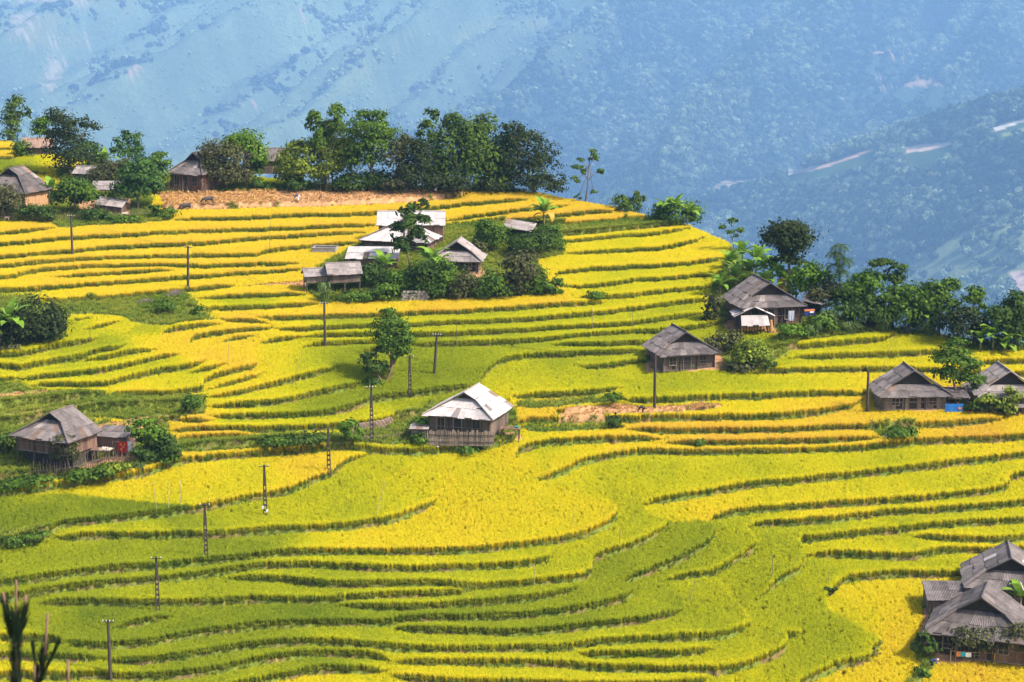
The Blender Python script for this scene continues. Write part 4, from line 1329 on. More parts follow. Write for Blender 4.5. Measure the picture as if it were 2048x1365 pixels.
# ------------------------------------------------------------------ buildings
def sheet(a, b, c, d, n, h, lift, m):
    """corrugated sheet: a-b lower edge, d-c upper edge"""
    a, b, c, d = (Vector(q) for q in (a, b, c, d))
    nn = (b - a).cross(d - a)
    nn.normalize()
    if nn.z < 0: nn = -nn
    k = 2 * n + 1
    V = []
    for i in range(k):
        t = i / (k - 1); off = h if i % 2 else -h
        V.append(a.lerp(b, t) + nn * (off + lift)); V.append(d.lerp(c, t) + nn * off)
    F = [(2 * i, 2 * i + 2, 2 * i + 3, 2 * i + 1) for i in range(k - 1)]
    me = bpy.data.meshes.new('roof_sheet')
    me.from_pydata([tuple(v) for v in V], [], F)
    me.materials.append(m)
    return me

def strip(parent, a, b, c, d, cols, m, r, wave=5, h=.028, drop=0.0, alt=None):
    """one course of sheets between lower edge a-b and upper edge d-c"""
    a, b, c, d = (Vector(q) for q in (a, b, c, d))
    for i in range(cols):
        if drop and r.random() < drop: continue
        t0, t1 = i / cols, (i + 1) / cols
        j0 = r.normal(0, .022); low = r.normal(0, .05)
        A, B, Cc, Dd = a.lerp(b, t0), a.lerp(b, t1), d.lerp(c, t1), d.lerp(c, t0)
        A = A + (A - Dd) * low; B = B + (B - Cc) * low
        A = A + (A - Dd).normalized() * .06; B = B + (B - Cc).normalized() * .06
        if (Cc - Dd).length < .08 and (B - A).length < .08: continue
        link('roof_sheet', sheet(A, B, Cc, Dd, wave, h, .035 + j0, m if (alt is None or r.random() > .08) else (alt if r.random() < .72 else M['roof_rust'])), parent)

PLANKS = {}
def plank_mesh(w, h, t, m):
    k = (round(w, 2), round(h, 2), round(t, 2), m.name)
    if k not in PLANKS:
        PLANKS[k] = MB().box((0, 0, h / 2), (w, t, h)).mesh('plank', m)
    return PLANKS[k]
def plank_wall(parent, p0, p1, z0, z1, m, r, w=.42, skip=(), gap=.02):
    """vertical boards from p0 to p1 (plan), each a piece of its own"""
    p0 = Vector((p0[0], p0[1], 0)); p1 = Vector((p1[0], p1[1], 0)); ln = (p1 - p0).length
    n = max(1, int(round(ln / w))); d = (p1 - p0).normalized(); a = math.atan2(d.y, d.x); nrm = Vector((d.y, -d.x, 0))
    me = plank_mesh(ln / n - gap, z1 - z0, .05, m)
    for i in range(n):
        if i in skip: continue
        o = link('plank', me, parent, p0 + d * (i + .5) * ln / n + nrm * (.035 + r.uniform(0, .02)) + Vector((0, 0, z0 + r.uniform(-.05, .03))))
        o.rotation_euler = (0, r.normal(0, .008), a)

def farm_house(label, u, vb, W, Ln, he, rise, yaw, xg=.58, roof='roof_grey', wall='plank', group='timber farmhouses with hipped corrugated roofs', open_below=0.0, alt=None, yb=None,
               wall_top=None, side='right', skip=(), name='farm_house', lower=None, z=0.0, beams=True, openings=True):
    r = nseed()
    base, D = spot(u, vb)
    if z: base.z += z
    t = thing(name, label, 'house', base, math.radians(yaw), group)
    hw = W / 2; hr = he + rise; k = rise / hw; o = .55
    xgm = max(.3, xg - .11) * hw; xg = xgm / hw; hg = hr - k * xgm
    yf = (hg - he) / .62 - o                       # front of the ridge part
    rf = yf - .45
    rm = M[roof]; am = M[alt or 'roof_mid']
    back = Ln + .4
    # boards and rafters under the sheets
    u_ = MB(); dz = Vector((0, 0, -.075))
    for sx in (-1, 1):
        poly = [Vector((sx * hw, -o, he)), Vector((sx * hw, back, he)), Vector((0, back, hr)), Vector((0, rf, hr)), Vector((sx * xgm, rf, hg))]
        poly = [p + dz for p in poly]
        u_.slab(poly if sx > 0 else poly[::-1], .06)
    u_.slab([p + dz * 1.8 for p in (Vector((-hw + .1, -o, he)), Vector((hw - .1, -o, he)), Vector((xgm, yf, hg)), Vector((-xgm, yf, hg)))], .06)
    roof_o = u_.build('roof', M['timber'], t)
    # side planes in courses
    nh = max(1, round((1 - xg) * hw / 1.25)); nu = max(1, round(xg * hw / 1.25))
    ts = [(1 - xg) * i / nh for i in range(nh)] + [(1 - xg) + xg * i / nu for i in range(nu + 1)]
    def yfr(q): return -o + (rf + o) * min(1, q / (1 - xg))
    for sx in (-1, 1):
        for q0, q1 in zip(ts[:-1], ts[1:]):
            x0, x1 = sx * hw * (1 - q0), sx * hw * (1 - q1)
            z0, z1 = he + rise * q0, he + rise * q1
            A = (x0, yfr(q0), z0); B = (x0, back, z0); Cc = (x1, back, z1); Dd = (x1, yfr(q1), z1)
            strip(roof_o, A, B, Cc, Dd, max(3, round((back - yfr(q0)) / 1.1)), rm, r, alt=am)
    ns = 2
    for i in range(ns):
        f0, f1 = i / ns, (i + 1) / ns
        x0, x1 = hw + (xgm - hw) * f0 - .03, hw + (xgm - hw) * f1 - .03
        y0, y1 = -o + (yf + o) * f0, -o + (yf + o) * f1
        z0, z1 = he + (hg - he) * f0 - .05, he + (hg - he) * f1 - .05
        strip(roof_o, (-x0, y0, z0), (x0, y0, z0), (x1, y1, z1), (-x1, y1, z1), max(4, round(2 * x0 / 1.0)), rm, r, alt=am)
    rc = MB()
    rc.tube([(0, rf - .1, hr + .05), (0, back, hr + .05)], [.11, .11], 6)
    for sx in (-1, 1):
        rc.tube([(sx * hw, -o - .05, he + .06), (sx * xgm, rf, hg + .06)], [.08, .08], 5)
        rc.tube([(sx * xgm, rf - .04, hg + .04), (0, rf - .1, hr + .04)], [.07, .07], 5)
    rc.build('ridge_cap', M['roof_mid'] if roof == 'roof_pale' else rm, roof_o)
    # gable under the ridge, set back; near-black board carries its shade under darker roofs
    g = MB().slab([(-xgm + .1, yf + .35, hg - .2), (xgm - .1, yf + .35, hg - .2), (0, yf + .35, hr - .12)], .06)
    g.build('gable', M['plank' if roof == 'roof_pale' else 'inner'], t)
    # walls
    wx = hw - .75
    z0 = open_below
    wb = MB()
    wb.box((0, (Ln) / 2 + .1, (he + .2 + z0) / 2), (2 * wx - .12, Ln - .5, he + .2 - z0 - .3))
    wo = wb.build('wall', M['inner'], t)
    wm = M[wall]
    plank_wall(wo, (-wx, .30), (wx, .30), z0, he - .02, wm, r, .44, skip)
    plank_wall(wo, (wx, .30), (wx, Ln - .1), z0, he - .02, wm, r, .5) if side in ('right', 'both') else None
    plank_wall(wo, (-wx, Ln - .1), (-wx, .30), z0, he - .02, wm, r, .5) if side in ('left', 'both') else None
    if beams:
        MB().box((0, .20, z0 + .12), (2 * wx + .3, .1, .14)).box((0, .19, z0 + (he - z0) * .55), (2 * wx + .2, .07, .10)).build('beam', M['plank_pale'], t)
    if openings and not open_below:
        hh = he - .25
        for x, wd, zb, kind in ((-wx * .06, 1.05, .05, 'door'), (-wx * .62, 1.0, hh * .42, 'window'), (wx * .56, 1.0, hh * .42, 'window')):
            zt = hh - .15
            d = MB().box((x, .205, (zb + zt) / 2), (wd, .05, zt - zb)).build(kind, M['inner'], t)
            fr = MB()
            for sx in (-1, 1):
                fr.box((x + sx * (wd / 2 + .05), .17, (zb + zt) / 2), (.10, .10, zt - zb + .2))
            fr.box((x, .168, zt + .05), (wd, .10, .10))
            if kind == 'window': fr.box((x, .168, zb - .05), (wd, .12, .10)).box((x, .17, (zb + zt) / 2), (.05, .06, zt - zb))
            fr.build('frame', M['plank_pale'], d)
    for x in (-wx, -wx / 3, wx / 3, wx):
        MB().bar((0, 0, -.5), (0, 0, he), .09).build('post', M['timber'], t, loc=(x, .12, 0))
    for x in (-wx, wx):
        MB().bar((0, 0, -.5), (0, 0, he), .09).build('post', M['timber'], t, loc=(x, Ln - .1, 0))
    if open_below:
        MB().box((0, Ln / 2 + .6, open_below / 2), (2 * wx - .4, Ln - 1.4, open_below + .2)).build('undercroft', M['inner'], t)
    return t

def lean_to(label, u, vb, W, dp, hf, hb, yaw, roof='roof_grey', walls=None, name='shed', group=None, cols=None, rows=2, tilt=0.0, posts=True, wall_z0=0.0, z=0.0, cat='shed', back=True, nposts=2):
    """single pitched shed: low eave in front, high edge behind"""
    r = nseed()
    base, D = spot(u, vb)
    base.z += z
    t = thing(name, label, cat, base, math.radians(yaw), group)
    hw = W / 2; o = .3
    P = lambda x, q: Vector((x, -o + (dp + 2 * o) * q, hf + (hb - hf) * q + tilt * x / hw))
    ro = MB().slab([P(-hw, 0) - Vector((0, 0, .09)), P(hw, 0) - Vector((0, 0, .09)), P(hw, 1) - Vector((0, 0, .09)), P(-hw, 1) - Vector((0, 0, .09))], .06).build('roof', M['timber'], t)
    cols = cols or max(3, round(W / 1.0))
    for i in range(rows):
        strip(ro, P(-hw, i / rows), P(hw, i / rows), P(hw, (i + 1) / rows), P(-hw, (i + 1) / rows), cols, M[roof], r, alt=M['roof_grey'])
    wx = hw - .25
    if walls:
        wo = MB().box((0, dp / 2, (hf - .25 + wall_z0) / 2), (2 * wx - .1, dp - .15, hf - .25 - wall_z0)).build('wall', M['inner'], t)
        plank_wall(wo, (-wx, .02), (wx, .02), wall_z0, hf - .12, M[walls], r, .42)
        plank_wall(wo, (wx, .02), (wx, dp), wall_z0, hf - .12, M[walls], r, .5)
        plank_wall(wo, (-wx, dp), (-wx, .02), wall_z0, hf - .12, M[walls], r, .5)
    elif back:
        MB().box((0, dp - .1, hb / 2 - .1), (2 * wx, .06, hb - .3)).build('back_wall', M['inner'], t)
    if posts:
        for x in np.linspace(-wx, wx, nposts):
            for y, h in ((-.02, hf - .1), (dp, hb - .15)):
                MB().bar((0, 0, -.6), (0, 0, h + tilt * x / hw - .02), .065).build('post', M['timber'], t, loc=(x, y, 0))
    return t

def gable_shed(label, u, vb, W, dp, he, rise, yaw, roof='roof_grey', walls='plank', name='shed', floor=0.0, group=None, cat='shed', z=0.0, thatch=False, skirt=0.0, beneath=True):
    """ridge runs left to right (local x)"""
    r = nseed()
    base, D = spot(u, vb)
    base.z += z
    t = thing(name, label, cat, base, math.radians(yaw), group)
    hw = W / 2; o = .4; hd = dp / 2
    rm = M[roof]
    u_ = MB()
    th = .22 if thatch else .05
    u_.slab([(-hw, -o, he - .06), (hw, -o, he - .06), (hw, hd, he + rise - .06), (-hw, hd, he + rise - .06)], th)
    u_.slab([(hw, dp + o, he - .06), (-hw, dp + o, he - .06), (-hw, hd, he + rise - .06), (hw, hd, he + rise - .06)], th)
    ro = u_.build('roof', M['thatch' if thatch else 'timber'], t)
    if not thatch:
        for i in range(2):
            f0, f1 = i / 2, (i + 1) / 2
            for sg in (0, 1):
                Y = (lambda f: -o + (hd + o) * f) if sg == 0 else (lambda f: dp + o - (hd + o) * f)
                a, b = (-hw, hw) if sg == 0 else (hw, -hw)
                strip(ro, (a, Y(f0), he + rise * f0), (b, Y(f0), he + rise * f0), (b, Y(f1), he + rise * f1), (a, Y(f1), he + rise * f1), max(3, round(W / 1.0)), rm, r)
        MB().tube([(-hw, hd, he + rise + .04), (hw, hd, he + rise + .04)], [.1, .1], 6).build('ridge_cap', rm, ro)
    else:
        for k in range(26):
            x = -hw + W * (k + .5) / 26
            sl = MB().slab([(x - .19, -o - .12 + r.normal(0, .05), he - .10 + r.normal(0, .03)), (x + .19, -o - .12 + r.normal(0, .05), he - .10), (x + .17, hd + .05, he + rise + .05), (x - .17, hd + .05, he + rise + .05)], .07)
            sl.build('thatch_bundle', M['thatch'], ro)
    wx = hw - .45
    wo = MB().box((0, dp / 2, (he + floor) / 2 + .05), (2 * wx - .12, dp - .2, he - floor - .1)).build('wall', M['inner'], t)
    plank_wall(wo, (-wx, .04), (wx, .04), floor, he - .05, M[walls], r, .45)
    plank_wall(wo, (wx, .04), (wx, dp), floor, he + .1, M[walls], r, .45)
    plank_wall(wo, (-wx, dp), (-wx, .04), floor, he + .1, M[walls], r, .45)
    g = MB()
    for x in (-wx, wx):
        g.slab([(x, 0.05, he), (x, dp - .05, he), (x, hd, he + rise * .92)], .05)
    g.build('gable', M[walls], t)
    if floor:
        MB().box((0, dp / 2, floor - .08), (2 * wx + .3, dp + .2, .14)).build('floor_deck', M['plank'], t)
        for x in np.linspace(-wx, wx, 3):
            for y in (.1, dp - .1):
                MB().bar((0, 0, -.8), (0, 0, floor), .09).build('post', M['plank'], t, loc=(x, y, 0))
    return t

# ------------------------------------------------------------------ poles, stakes, fences
def power_pole(label, u, vb, vt, ladder=True, arm=True, lean=0.0, insul=3, box=False, rice=True):
    b, D = spot(u, vb + (5 if rice else 0))
    s = FPX / D
    top = at(u, vt, D)
    h = top.z - b.z
    t = thing('power_pole', label, 'power pole', b, random.uniform(-.15, .15), 'concrete power poles across the terraces')
    m = MB()
    w0, w1 = .21, .13
    if ladder:
        split = h * .62
        for sx in (-1, 1):
            m.tube([(sx * w0, 0, -.4), (sx * (w0 * .72), 0, split), (sx * .05, 0, h)], [.08, .075, .07], 5)
        z = .1
        while z < split:
            m.box((0, 0, z), (2 * w0 - .04, .10, .26)); z += .62
        m.box((0, 0, (split + h) / 2), (.27, .16, h - split), taper=.7)
    else:
        m.tube([(0, 0, -.4), (0, 0, h * .5), (0, 0, h)], [.22, .19, .15], 8)
    m.build('shaft', M['pole'], t)
    if arm:
        a = MB().box((0, -.12, h - .18), (1.25, .08, .09)).build('crossarm', M['pole'], t)
        for x in np.linspace(-.55, .55, insul):
            MB().bar((x, -.12, h - .13), (x, -.12, h + .06), .045, 6, .03).build('insulator', M['ceramic'], a)
    if box:
        MB().box((-.28, -.1, 1.7), (.24, .22, .34)).build('meter_box', M['metalbox'], t)
        MB().box((.22, -.12, 1.25), (.24, .22, .34)).build('meter_box', M['metalbox'], t)
    t.rotation_euler = (0, lean, 0)
    return t

def stake(label, u0, v0, u1, v1, rad=.045, m='bamboo', rice=True):
    """bamboo stake from foot (u0,v0) to tip (u1,v1)"""
    b, D = spot(u0, v0 + (5 if rice else 0))
    e = at(u1, v1, D) - b
    k = 6
    path = [e * (i / k) + Vector((.03 * math.sin(i * 1.7), 0, 0)) for i in range(k + 1)]
    path[0] = -e.normalized() * .3
    rd = [rad * (1 - .45 * i / k) * (1.18 if i % 2 else 1) for i in range(k + 1)]
    o = MB().tube(path, rd, 6).build('stake', M[m], None, True, b)
    tag(o, label, 'stake', 'thin stakes standing in the rice')
    return o

STAKES = [MB().tube([(0, 0, -.3), (.02, .01, .6), (.03 * k - .03, 0, 1.25 + .14 * k)], [.045, .04, .028], 5).mesh('picket', M['stake']) for k in range(4)]
def fence(label, pts, gap=.32, h=1.0, rail=True, m='stake'):
    r = nseed()
    P = []
    for (u, v) in pts:
        P.append(spot(u, v)[0])
    t = thing('picket_fence', label, 'fence', P[0])
    n = 0
    for a, b in zip(P[:-1], P[1:]):
        ln = (b - a).length
        k = max(1, int(ln / gap))
        for i in range(k):
            if n > 280: break
            o = link('picket', STAKES[int(r.integers(0, 4))], t, a.lerp(b, i / k) - P[0] + Vector((0, r.normal(0, .05), 0)))
            o.scale = (1, 1, h * r.uniform(.75, 1.2)); o.rotation_euler = (r.normal(0, .06), r.normal(0, .09), 0)
            n += 1
        if rail:
            MB().bar(a - P[0] + Vector((0, 0, .7 * h)), b - P[0] + Vector((0, 0, .7 * h)), .035).build('rail', M[m], t)
    return t

def cloth(label, u, v, w, h, m, yaw=0.0, D=None, name='cloth', cat='cloth', group=None, patch=None, dz=0.0):
    """hanging cloth: folded sheet whose top edge centre is seen at (u,v)"""
    p = at(u, v, D)
    n = 9
    V, F = [], []
    for j in range(4):
        for i in range(n):
            x = -w / 2 + w * i / (n - 1)
            V.append((x, .06 * math.sin(i * 1.9 + j * .5) * (j + 1) / 4, -h * j / 3 + .03 * math.sin(i * 1.3) * (j > 2)))
    for j in range(3):
        for i in range(n - 1):
            F.append((j * n + i, (j + 1) * n + i, (j + 1) * n + i + 1, j * n + i + 1))
    k = len(V)
    V2 = V + [(x, y + .03, z) for x, y, z in V]
    F2 = F + [tuple(q + k for q in f[::-1]) for f in F]
    b = MB().add(V2, F2)
    o = b.build(name, M[m], None, True, p)
    o.rotation_euler = (0, 0, math.radians(yaw))
    tag(o, label, cat, group)
    if patch:
        for (px, pz, pw, ph, pm) in patch:
            MB().box((px, -.075, pz), (pw, .012, ph)).build('print', M[pm], o)
    return o

# ------------------------------------------------------------------ bodies
def skin_obj(name, verts, edges, radii, m, parent, levels=1, root=0):
    me = bpy.data.meshes.new(name)
    me.from_pydata(verts, edges, [])
    me.materials.append(m)
    o = link(name, me, parent)
    o.modifiers.new('skin', 'SKIN')
    for i, q in enumerate(me.skin_vertices[0].data):
        q.radius = (radii[i], radii[i]); q.use_root = (i == root)
    sb = o.modifiers.new('smooth', 'SUBSURF'); sb.levels = levels; sb.render_levels = levels
    return o

def buffalo(label, u, v, face=-1, s=1.0, group='grazing water buffalo'):
    b, D = spot(u, v)
    t = thing('water_buffalo', label, 'buffalo', b, 0, group)
    t.scale = (s, s, s)
    f = face
    V = [(-.75 * f, 0, 1.02), (-.35 * f, 0, 1.0), (.15 * f, 0, 1.0), (.6 * f, 0, 1.05), (.95 * f, 0, .95), (1.2 * f, 0, .62), (1.42 * f, 0, .32)]
    R = [.30, .38, .40, .34, .22, .17, .10]
    E = [(0, 1), (1, 2), (2, 3), (3, 4), (4, 5), (5, 6)]
    for sy in (-1, 1):
        k = len(V)
        V += [(-.72 * f, .19 * sy, .78), (-.66 * f, .2 * sy, .56), (-.82 * f, .2 * sy, .34), (-.78 * f, .2 * sy, .05)]
        R += [.17, .11, .075, .075]; E += [(0, k), (k, k + 1), (k + 1, k + 2), (k + 2, k + 3)]
        k = len(V)
        V += [(.55 * f, .19 * sy, .72), (.58 * f, .2 * sy, .40), (.55 * f, .2 * sy, .05)]
        R += [.15, .085, .075]; E += [(3, k), (k, k + 1), (k + 1, k + 2)]
    skin_obj('body', V, E, R, M['hide'], t, 2, 1)
    h = MB()
    for sy in (-1, 1):
        h.tube([(1.12 * f, .10 * sy, .78), (1.0 * f, .34 * sy, .86), (.75 * f, .42 * sy, .98)], [.045, .035, .012], 6)
    h.build('horns', M['horn'], t)
    e = MB()
    for sy in (-1, 1):
        e.tube([(1.15 * f, .14 * sy, .66), (1.14 * f, .30 * sy, .60)], [.05, .025], 6)
    e.build('ears', M['hide'], t)
    MB().tube([(-1.0 * f, 0, 1.1), (-1.12 * f, 0, .85), (-1.1 * f, 0, .45)], [.04, .03, .045], 6).build('tail', M['hide'], t)
    return t

def reaper(label, u, v, face=1, bend=1.0, top='navy', legs='black', head='black', s=1.0, hold=None):
    """farm worker; bend 0 upright .. 1 stooping to the ground"""
    b, D = spot(u, v)
    t = thing('person', label, 'person', b, 0)
    t.scale = (s, s, s)
    f = face
    a = bend * 1.45
    hip = Vector((-.08 * f * bend, 0, .82))
    d = Vector((math.sin(a) * f, 0, math.cos(a)))
    chest = hip + d * .42; neck = hip + d * .56; hd = neck + (d * .8 + Vector((0, 0, -.15 * bend))).normalized() * .17
    V = [hip, hip + d * .2, chest, neck, hd, hd + d * .06]; R = [.13, .125, .15, .06, .10, .08]
    E = [(0, 1), (1, 2), (2, 3), (3, 4), (4, 5)]
    arms = []
    for sy in (-1, 1):
        k = len(V)
        sh = chest + Vector((0, .2 * sy, 0)) + d * .06
        el = sh + Vector((.10 * f, .05 * sy, -.28)); ha = el + Vector((.16 * f, -.03 * sy, -.20 if bend > .4 else -.16))
        V += [sh, el, ha, ha + Vector((.05 * f, 0, -.06))]; R += [.07, .05, .035, .04]
        E += [(2, k), (k, k + 1), (k + 1, k + 2), (k + 2, k + 3)]
        arms.append((sh, el, ha))
        k = len(V)
        V += [hip + Vector((0, .1 * sy, -.05)), Vector((.06 * f, .13 * sy, .45)), Vector((-.02 * f, .14 * sy, .07)), Vector((.14 * f, .15 * sy, .03))]; R += [.11, .08, .055, .045]
        E += [(0, k), (k, k + 1), (k + 1, k + 2), (k + 2, k + 3)]
    skin_obj('body', [tuple(q) for q in V], E, R, M['skin'], t, 1, 0)
    sv = [hip, hip + d * .2, chest, chest + d * .1]; sr = [.17, .165, .19, .10]; se = [(0, 1), (1, 2), (2, 3)]
    for (sh, el, ha) in arms:
        k = len(sv); sv += [sh, el, el.lerp(ha, .6)]; sr += [.09, .07, .06]; se += [(2, k), (k, k + 1), (k + 1, k + 2)]
    skin_obj('shirt', [tuple(q) for q in sv], se, sr, M[top], t, 1, 0)
    lv = [hip + Vector((0, 0, .02))]; lr = [.17]; le = []
    for sy in (-1, 1):
        k = len(lv); lv += [hip + Vector((0, .1 * sy, -.06)), Vector((.06 * f, .13 * sy, .45)), Vector((-.01 * f, .14 * sy, .14))]; lr += [.13, .105, .085]; le += [(0, k), (k, k + 1), (k + 1, k + 2)]
    skin_obj('trousers', [tuple(q) for q in lv], le, lr, M[legs], t, 1, 0)
    MB().tube([hd - d * .02, hd + d * .07, hd + d * .12], [.12, .115, .05], 8).build('headscarf', M[head], t, True)
    return t
# ================================================================== the village
# ---- houses
farm_house('weathered farmhouse with a white corrugated roof behind a grey plank fence', 918, 884, 9.9, 7.6, 3.45, 2.75, -19, .42, 'roof_pale', 'plank', side='right', alt='roof_mid')
farm_house('stilted farmhouse with dark roof and open lower storey beside the clothesline', 85, 944, 9.4, 6.4, 4.3, 2.9, -25, .45, 'roof_grey', 'plank_red', open_below=2.3, side='right')
farm_house('farmhouse with long grey roof below the banana grove, white granary in front', 1545, 658, 10.4, 9.0, 3.3, 3.3, 12, .66, 'roof_grey', 'plank_red', side='left', skip=(12, 13, 14))
farm_house('farmhouse with plank front standing alone above a green field, power pole before it', 1378, 745, 9.2, 7.2, 2.45, 2.9, 15, .62, 'roof_grey', 'plank', side='left', skip=(3,))
farm_house('wide farmhouse with pale plank front, blue tarp and lean-to at its side', 1830, 824, 10.2, 6.5, 2.05, 3.2, 4, .70, 'roof_grey', 'plank_pale', side='both', skip=(4, 5, 12, 16))
farm_house('farmhouse half out of frame with light roof behind climbing shrubs', 2022, 826, 9.6, 7.0, 2.3, 3.2, 3, .70, 'roof_mid', 'plank_pale', side='left')
farm_house('rear of two lower farmhouses, its white-edged roof above the other', 2020, 1222, 10.6, 8.0, 2.7, 3.1, -10, .62, 'roof_grey', 'plank', side='left', alt='roof_pale')
farm_house('nearest farmhouse with long dark roof and washing line in its porch', 1952, 1322, 11.6, 8.2, 2.75, 3.7, -20, .55, 'roof_dark', 'plank_red', side='both', skip=(1, 2, 3, 4, 5, 7, 8, 9, 10, 11, 14, 15), alt='roof_grey')
farm_house('white roofed farmhouse behind the tall feathery tree in the middle hamlet', 790, 505, 12.4, 6.5, 2.0, 3.0, -14, .30, 'roof_pale', 'plank_red', side='right')
farm_house('brown gabled farmhouse with open dark porch beside the bananas', 912, 546, 8.6, 6.5, 1.9, 2.9, -6, .62, 'roof_mid', 'plank', side='right', skip=(5, 6, 7, 8, 9, 10, 11, 13, 14))
farm_house('farmhouse with steep grey roof at the end of the straw field', 372, 386, 8.2, 8.0, 3.6, 3.6, -26, .50, 'roof_grey', 'plank_red', side='right')
farm_house('ochre walled farmhouse with dark sloping roof cut by the frame edge', 0, 424, 12.0, 7.5, 3.6, 3.8, -22, .38, 'roof_dark', 'clay', side='right', beams=False)
gable_shed('grey roofed barn glimpsed behind trees above a small green field', 533, 362, 7.5, 5, 2.4, 2.2, 8, 'roof_grey', 'plank', 'barn', cat='barn', z=1.2)
gable_shed('small thatched hut on the slope with bushes around it', 75, 318, 6.4, 3.6, 1.9, 1.7, 4, 'roof_mid', 'plank', 'thatched_hut', cat='hut', thatch=True, z=.3)
gable_shed('long white roofed building rising behind the white farmhouse', 822, 488, 11.6, 5, 3.2, 2.0, 0, 'roof_pale', 'plank_red', 'barn', cat='barn')
lean_to('long white corrugated annex below the white farmhouse', 743, 538, 8.6, 4.0, 1.7, 3.0, -3, 'roof_pale', 'plank_red')
gable_shed('raised granary on posts with two grey roofs beside the shrubs', 690, 588, 5.6, 3.6, 3.1, 1.5, 14, 'roof_mid', 'plank', 'granary', floor=1.9, cat='granary')
gable_shed('lower small granary joined to the raised granary, pale plank sides', 640, 586, 5.0, 3.0, 2.6, .95, 14, 'roof_mid', 'plank_pale', 'granary', floor=1.7, cat='granary')
lean_to('open shed with tilted pale roof at the top of the hamlet', 1035, 480, 5.2, 4.0, 1.9, 2.7, -10, 'roof_mid', None, tilt=-.35)
lean_to('open cattle shed with grey corrugated roof on four posts', 212, 402, 5.6, 3.4, 2.0, 3.2, 3, 'roof_mid', None, back=False, nposts=3)
lean_to('low byre with patched sloping roof and reddish walls', 217, 428, 5.2, 3.0, 1.5, 2.5, -8, 'roof_mid', 'plank_red', tilt=-.25)
gable_shed('tiny dark open shed under the dark tree', 166, 372, 4.2, 3.5, 2.3, 1.2, -14, 'roof_mid', 'timber')
lean_to('dark lean-to beside the stilted farmhouse, above the picket fence', 222, 908, 4.6, 3.2, 2.4, 3.0, -12, 'roof_dark', 'plank_red')
lean_to('side shed with mud walls at the end of the white roofed farmhouse', 838, 884, 2.6, 2.4, 1.75, 2.0, -4, 'roof_mid', 'plank_pale')
gable_shed('little kennel with sloping plank roof in the rice edge', 868, 900, 2.0, 1.7, .55, .85, -35, 'roof_mid', 'timber', 'kennel', cat='kennel')
lean_to('corrugated annex at the side of the nearest farmhouse', 1893, 1232, 4.6, 3.4, 1.9, 2.9, -2, 'roof_grey', 'plank')
lean_to('slanting shed roof at the right edge below the nearest farmhouse', 2046, 1332, 4.2, 3, 1.5, 2.1, 6, 'roof_pale', None)
lean_to('low lean-to with dark roof by the blue tarp', 1916, 826, 3.0, 3.4, 1.75, 2.4, -2, 'roof_grey', None)
lean_to('small shed with drooping roof at the right edge of the photo', 2048, 842, 3.4, 3, 1.9, 2.7, 14, 'roof_mid', None)
lean_to('small lean-to roof beside the house below the banana grove', 1624, 640, 3.0, 3, 2.6, 3.1, -10, 'roof_dark', None, tilt=-.3)
# white roofed granary: gable roof with a front flap, straw hung below
def front_granary():
    r = nseed()
    b, D = spot(1507, 676)
    t = thing('granary', 'white roofed granary on posts hung with straw, before the long grey roof', 'granary', b, math.radians(6))
    hw = 3.0
    ro = MB().slab([(-hw, -.4, 3.35), (0, -.4, 4.75), (0, 3.6, 4.75), (-hw, 3.6, 3.35)][::-1], .05).slab([(hw, -.4, 3.35), (0, -.4, 4.75), (0, 3.6, 4.75), (hw, 3.6, 3.35)], .05).build('roof', M['timber'], t)
    for sx in (-1, 1):
        for q in range(2):
            x0, x1 = sx * hw * (1 - q / 2), sx * hw * (.5 - q / 2)
            z0, z1 = 3.35 + .7 * q, 4.05 + .7 * q
            strip(ro, (x0, -.45, z0 + .02), (x0, 3.6, z0 + .02), (x1, 3.6, z1 + .02), (x1, -.45, z1 + .02), 4, M['roof_pale'], r)
    strip(ro, (-2.15, -1.25, 2.2), (2.15, -1.25, 2.2), (2.0, -.2, 3.5), (-2.0, -.2, 3.5), 5, M['roof_pale'], r)
    wo = MB().box((0, 1.6, 2.3), (4.2, 2.8, 2.0)).build('wall', M['inner'], t)
    plank_wall(wo, (-2.2, .1), (2.2, .1), 1.3, 3.2, M['plank_red'], r)
    for x in (-2.1, -.7, .7, 2.1):
        for y in (0, 3):
            MB().bar((0, 0, -.6), (0, 0, 3.3), .09).build('post', M['plank'], t, loc=(x, y, 0))
    for k in range(9):
        x = -1.9 + k * .42
        MB().tube([(0, 0, 1.75), (.03, -.05, 1.2), (-.03, -.02, .75 + .25 * r.random())], [.12, .2, .12], 6).build('straw_bundle', M['straw'], t, loc=(x + .1, -.16, .25))
    MB().tube([(0, 0, -.1), (.05, 0, 1.4), (0, 0, 2.7)], [.42, .36, .2], 8).build('straw_bundle', M['straw'], t, loc=(2.55, -.1, 0))
    return t
front_granary()
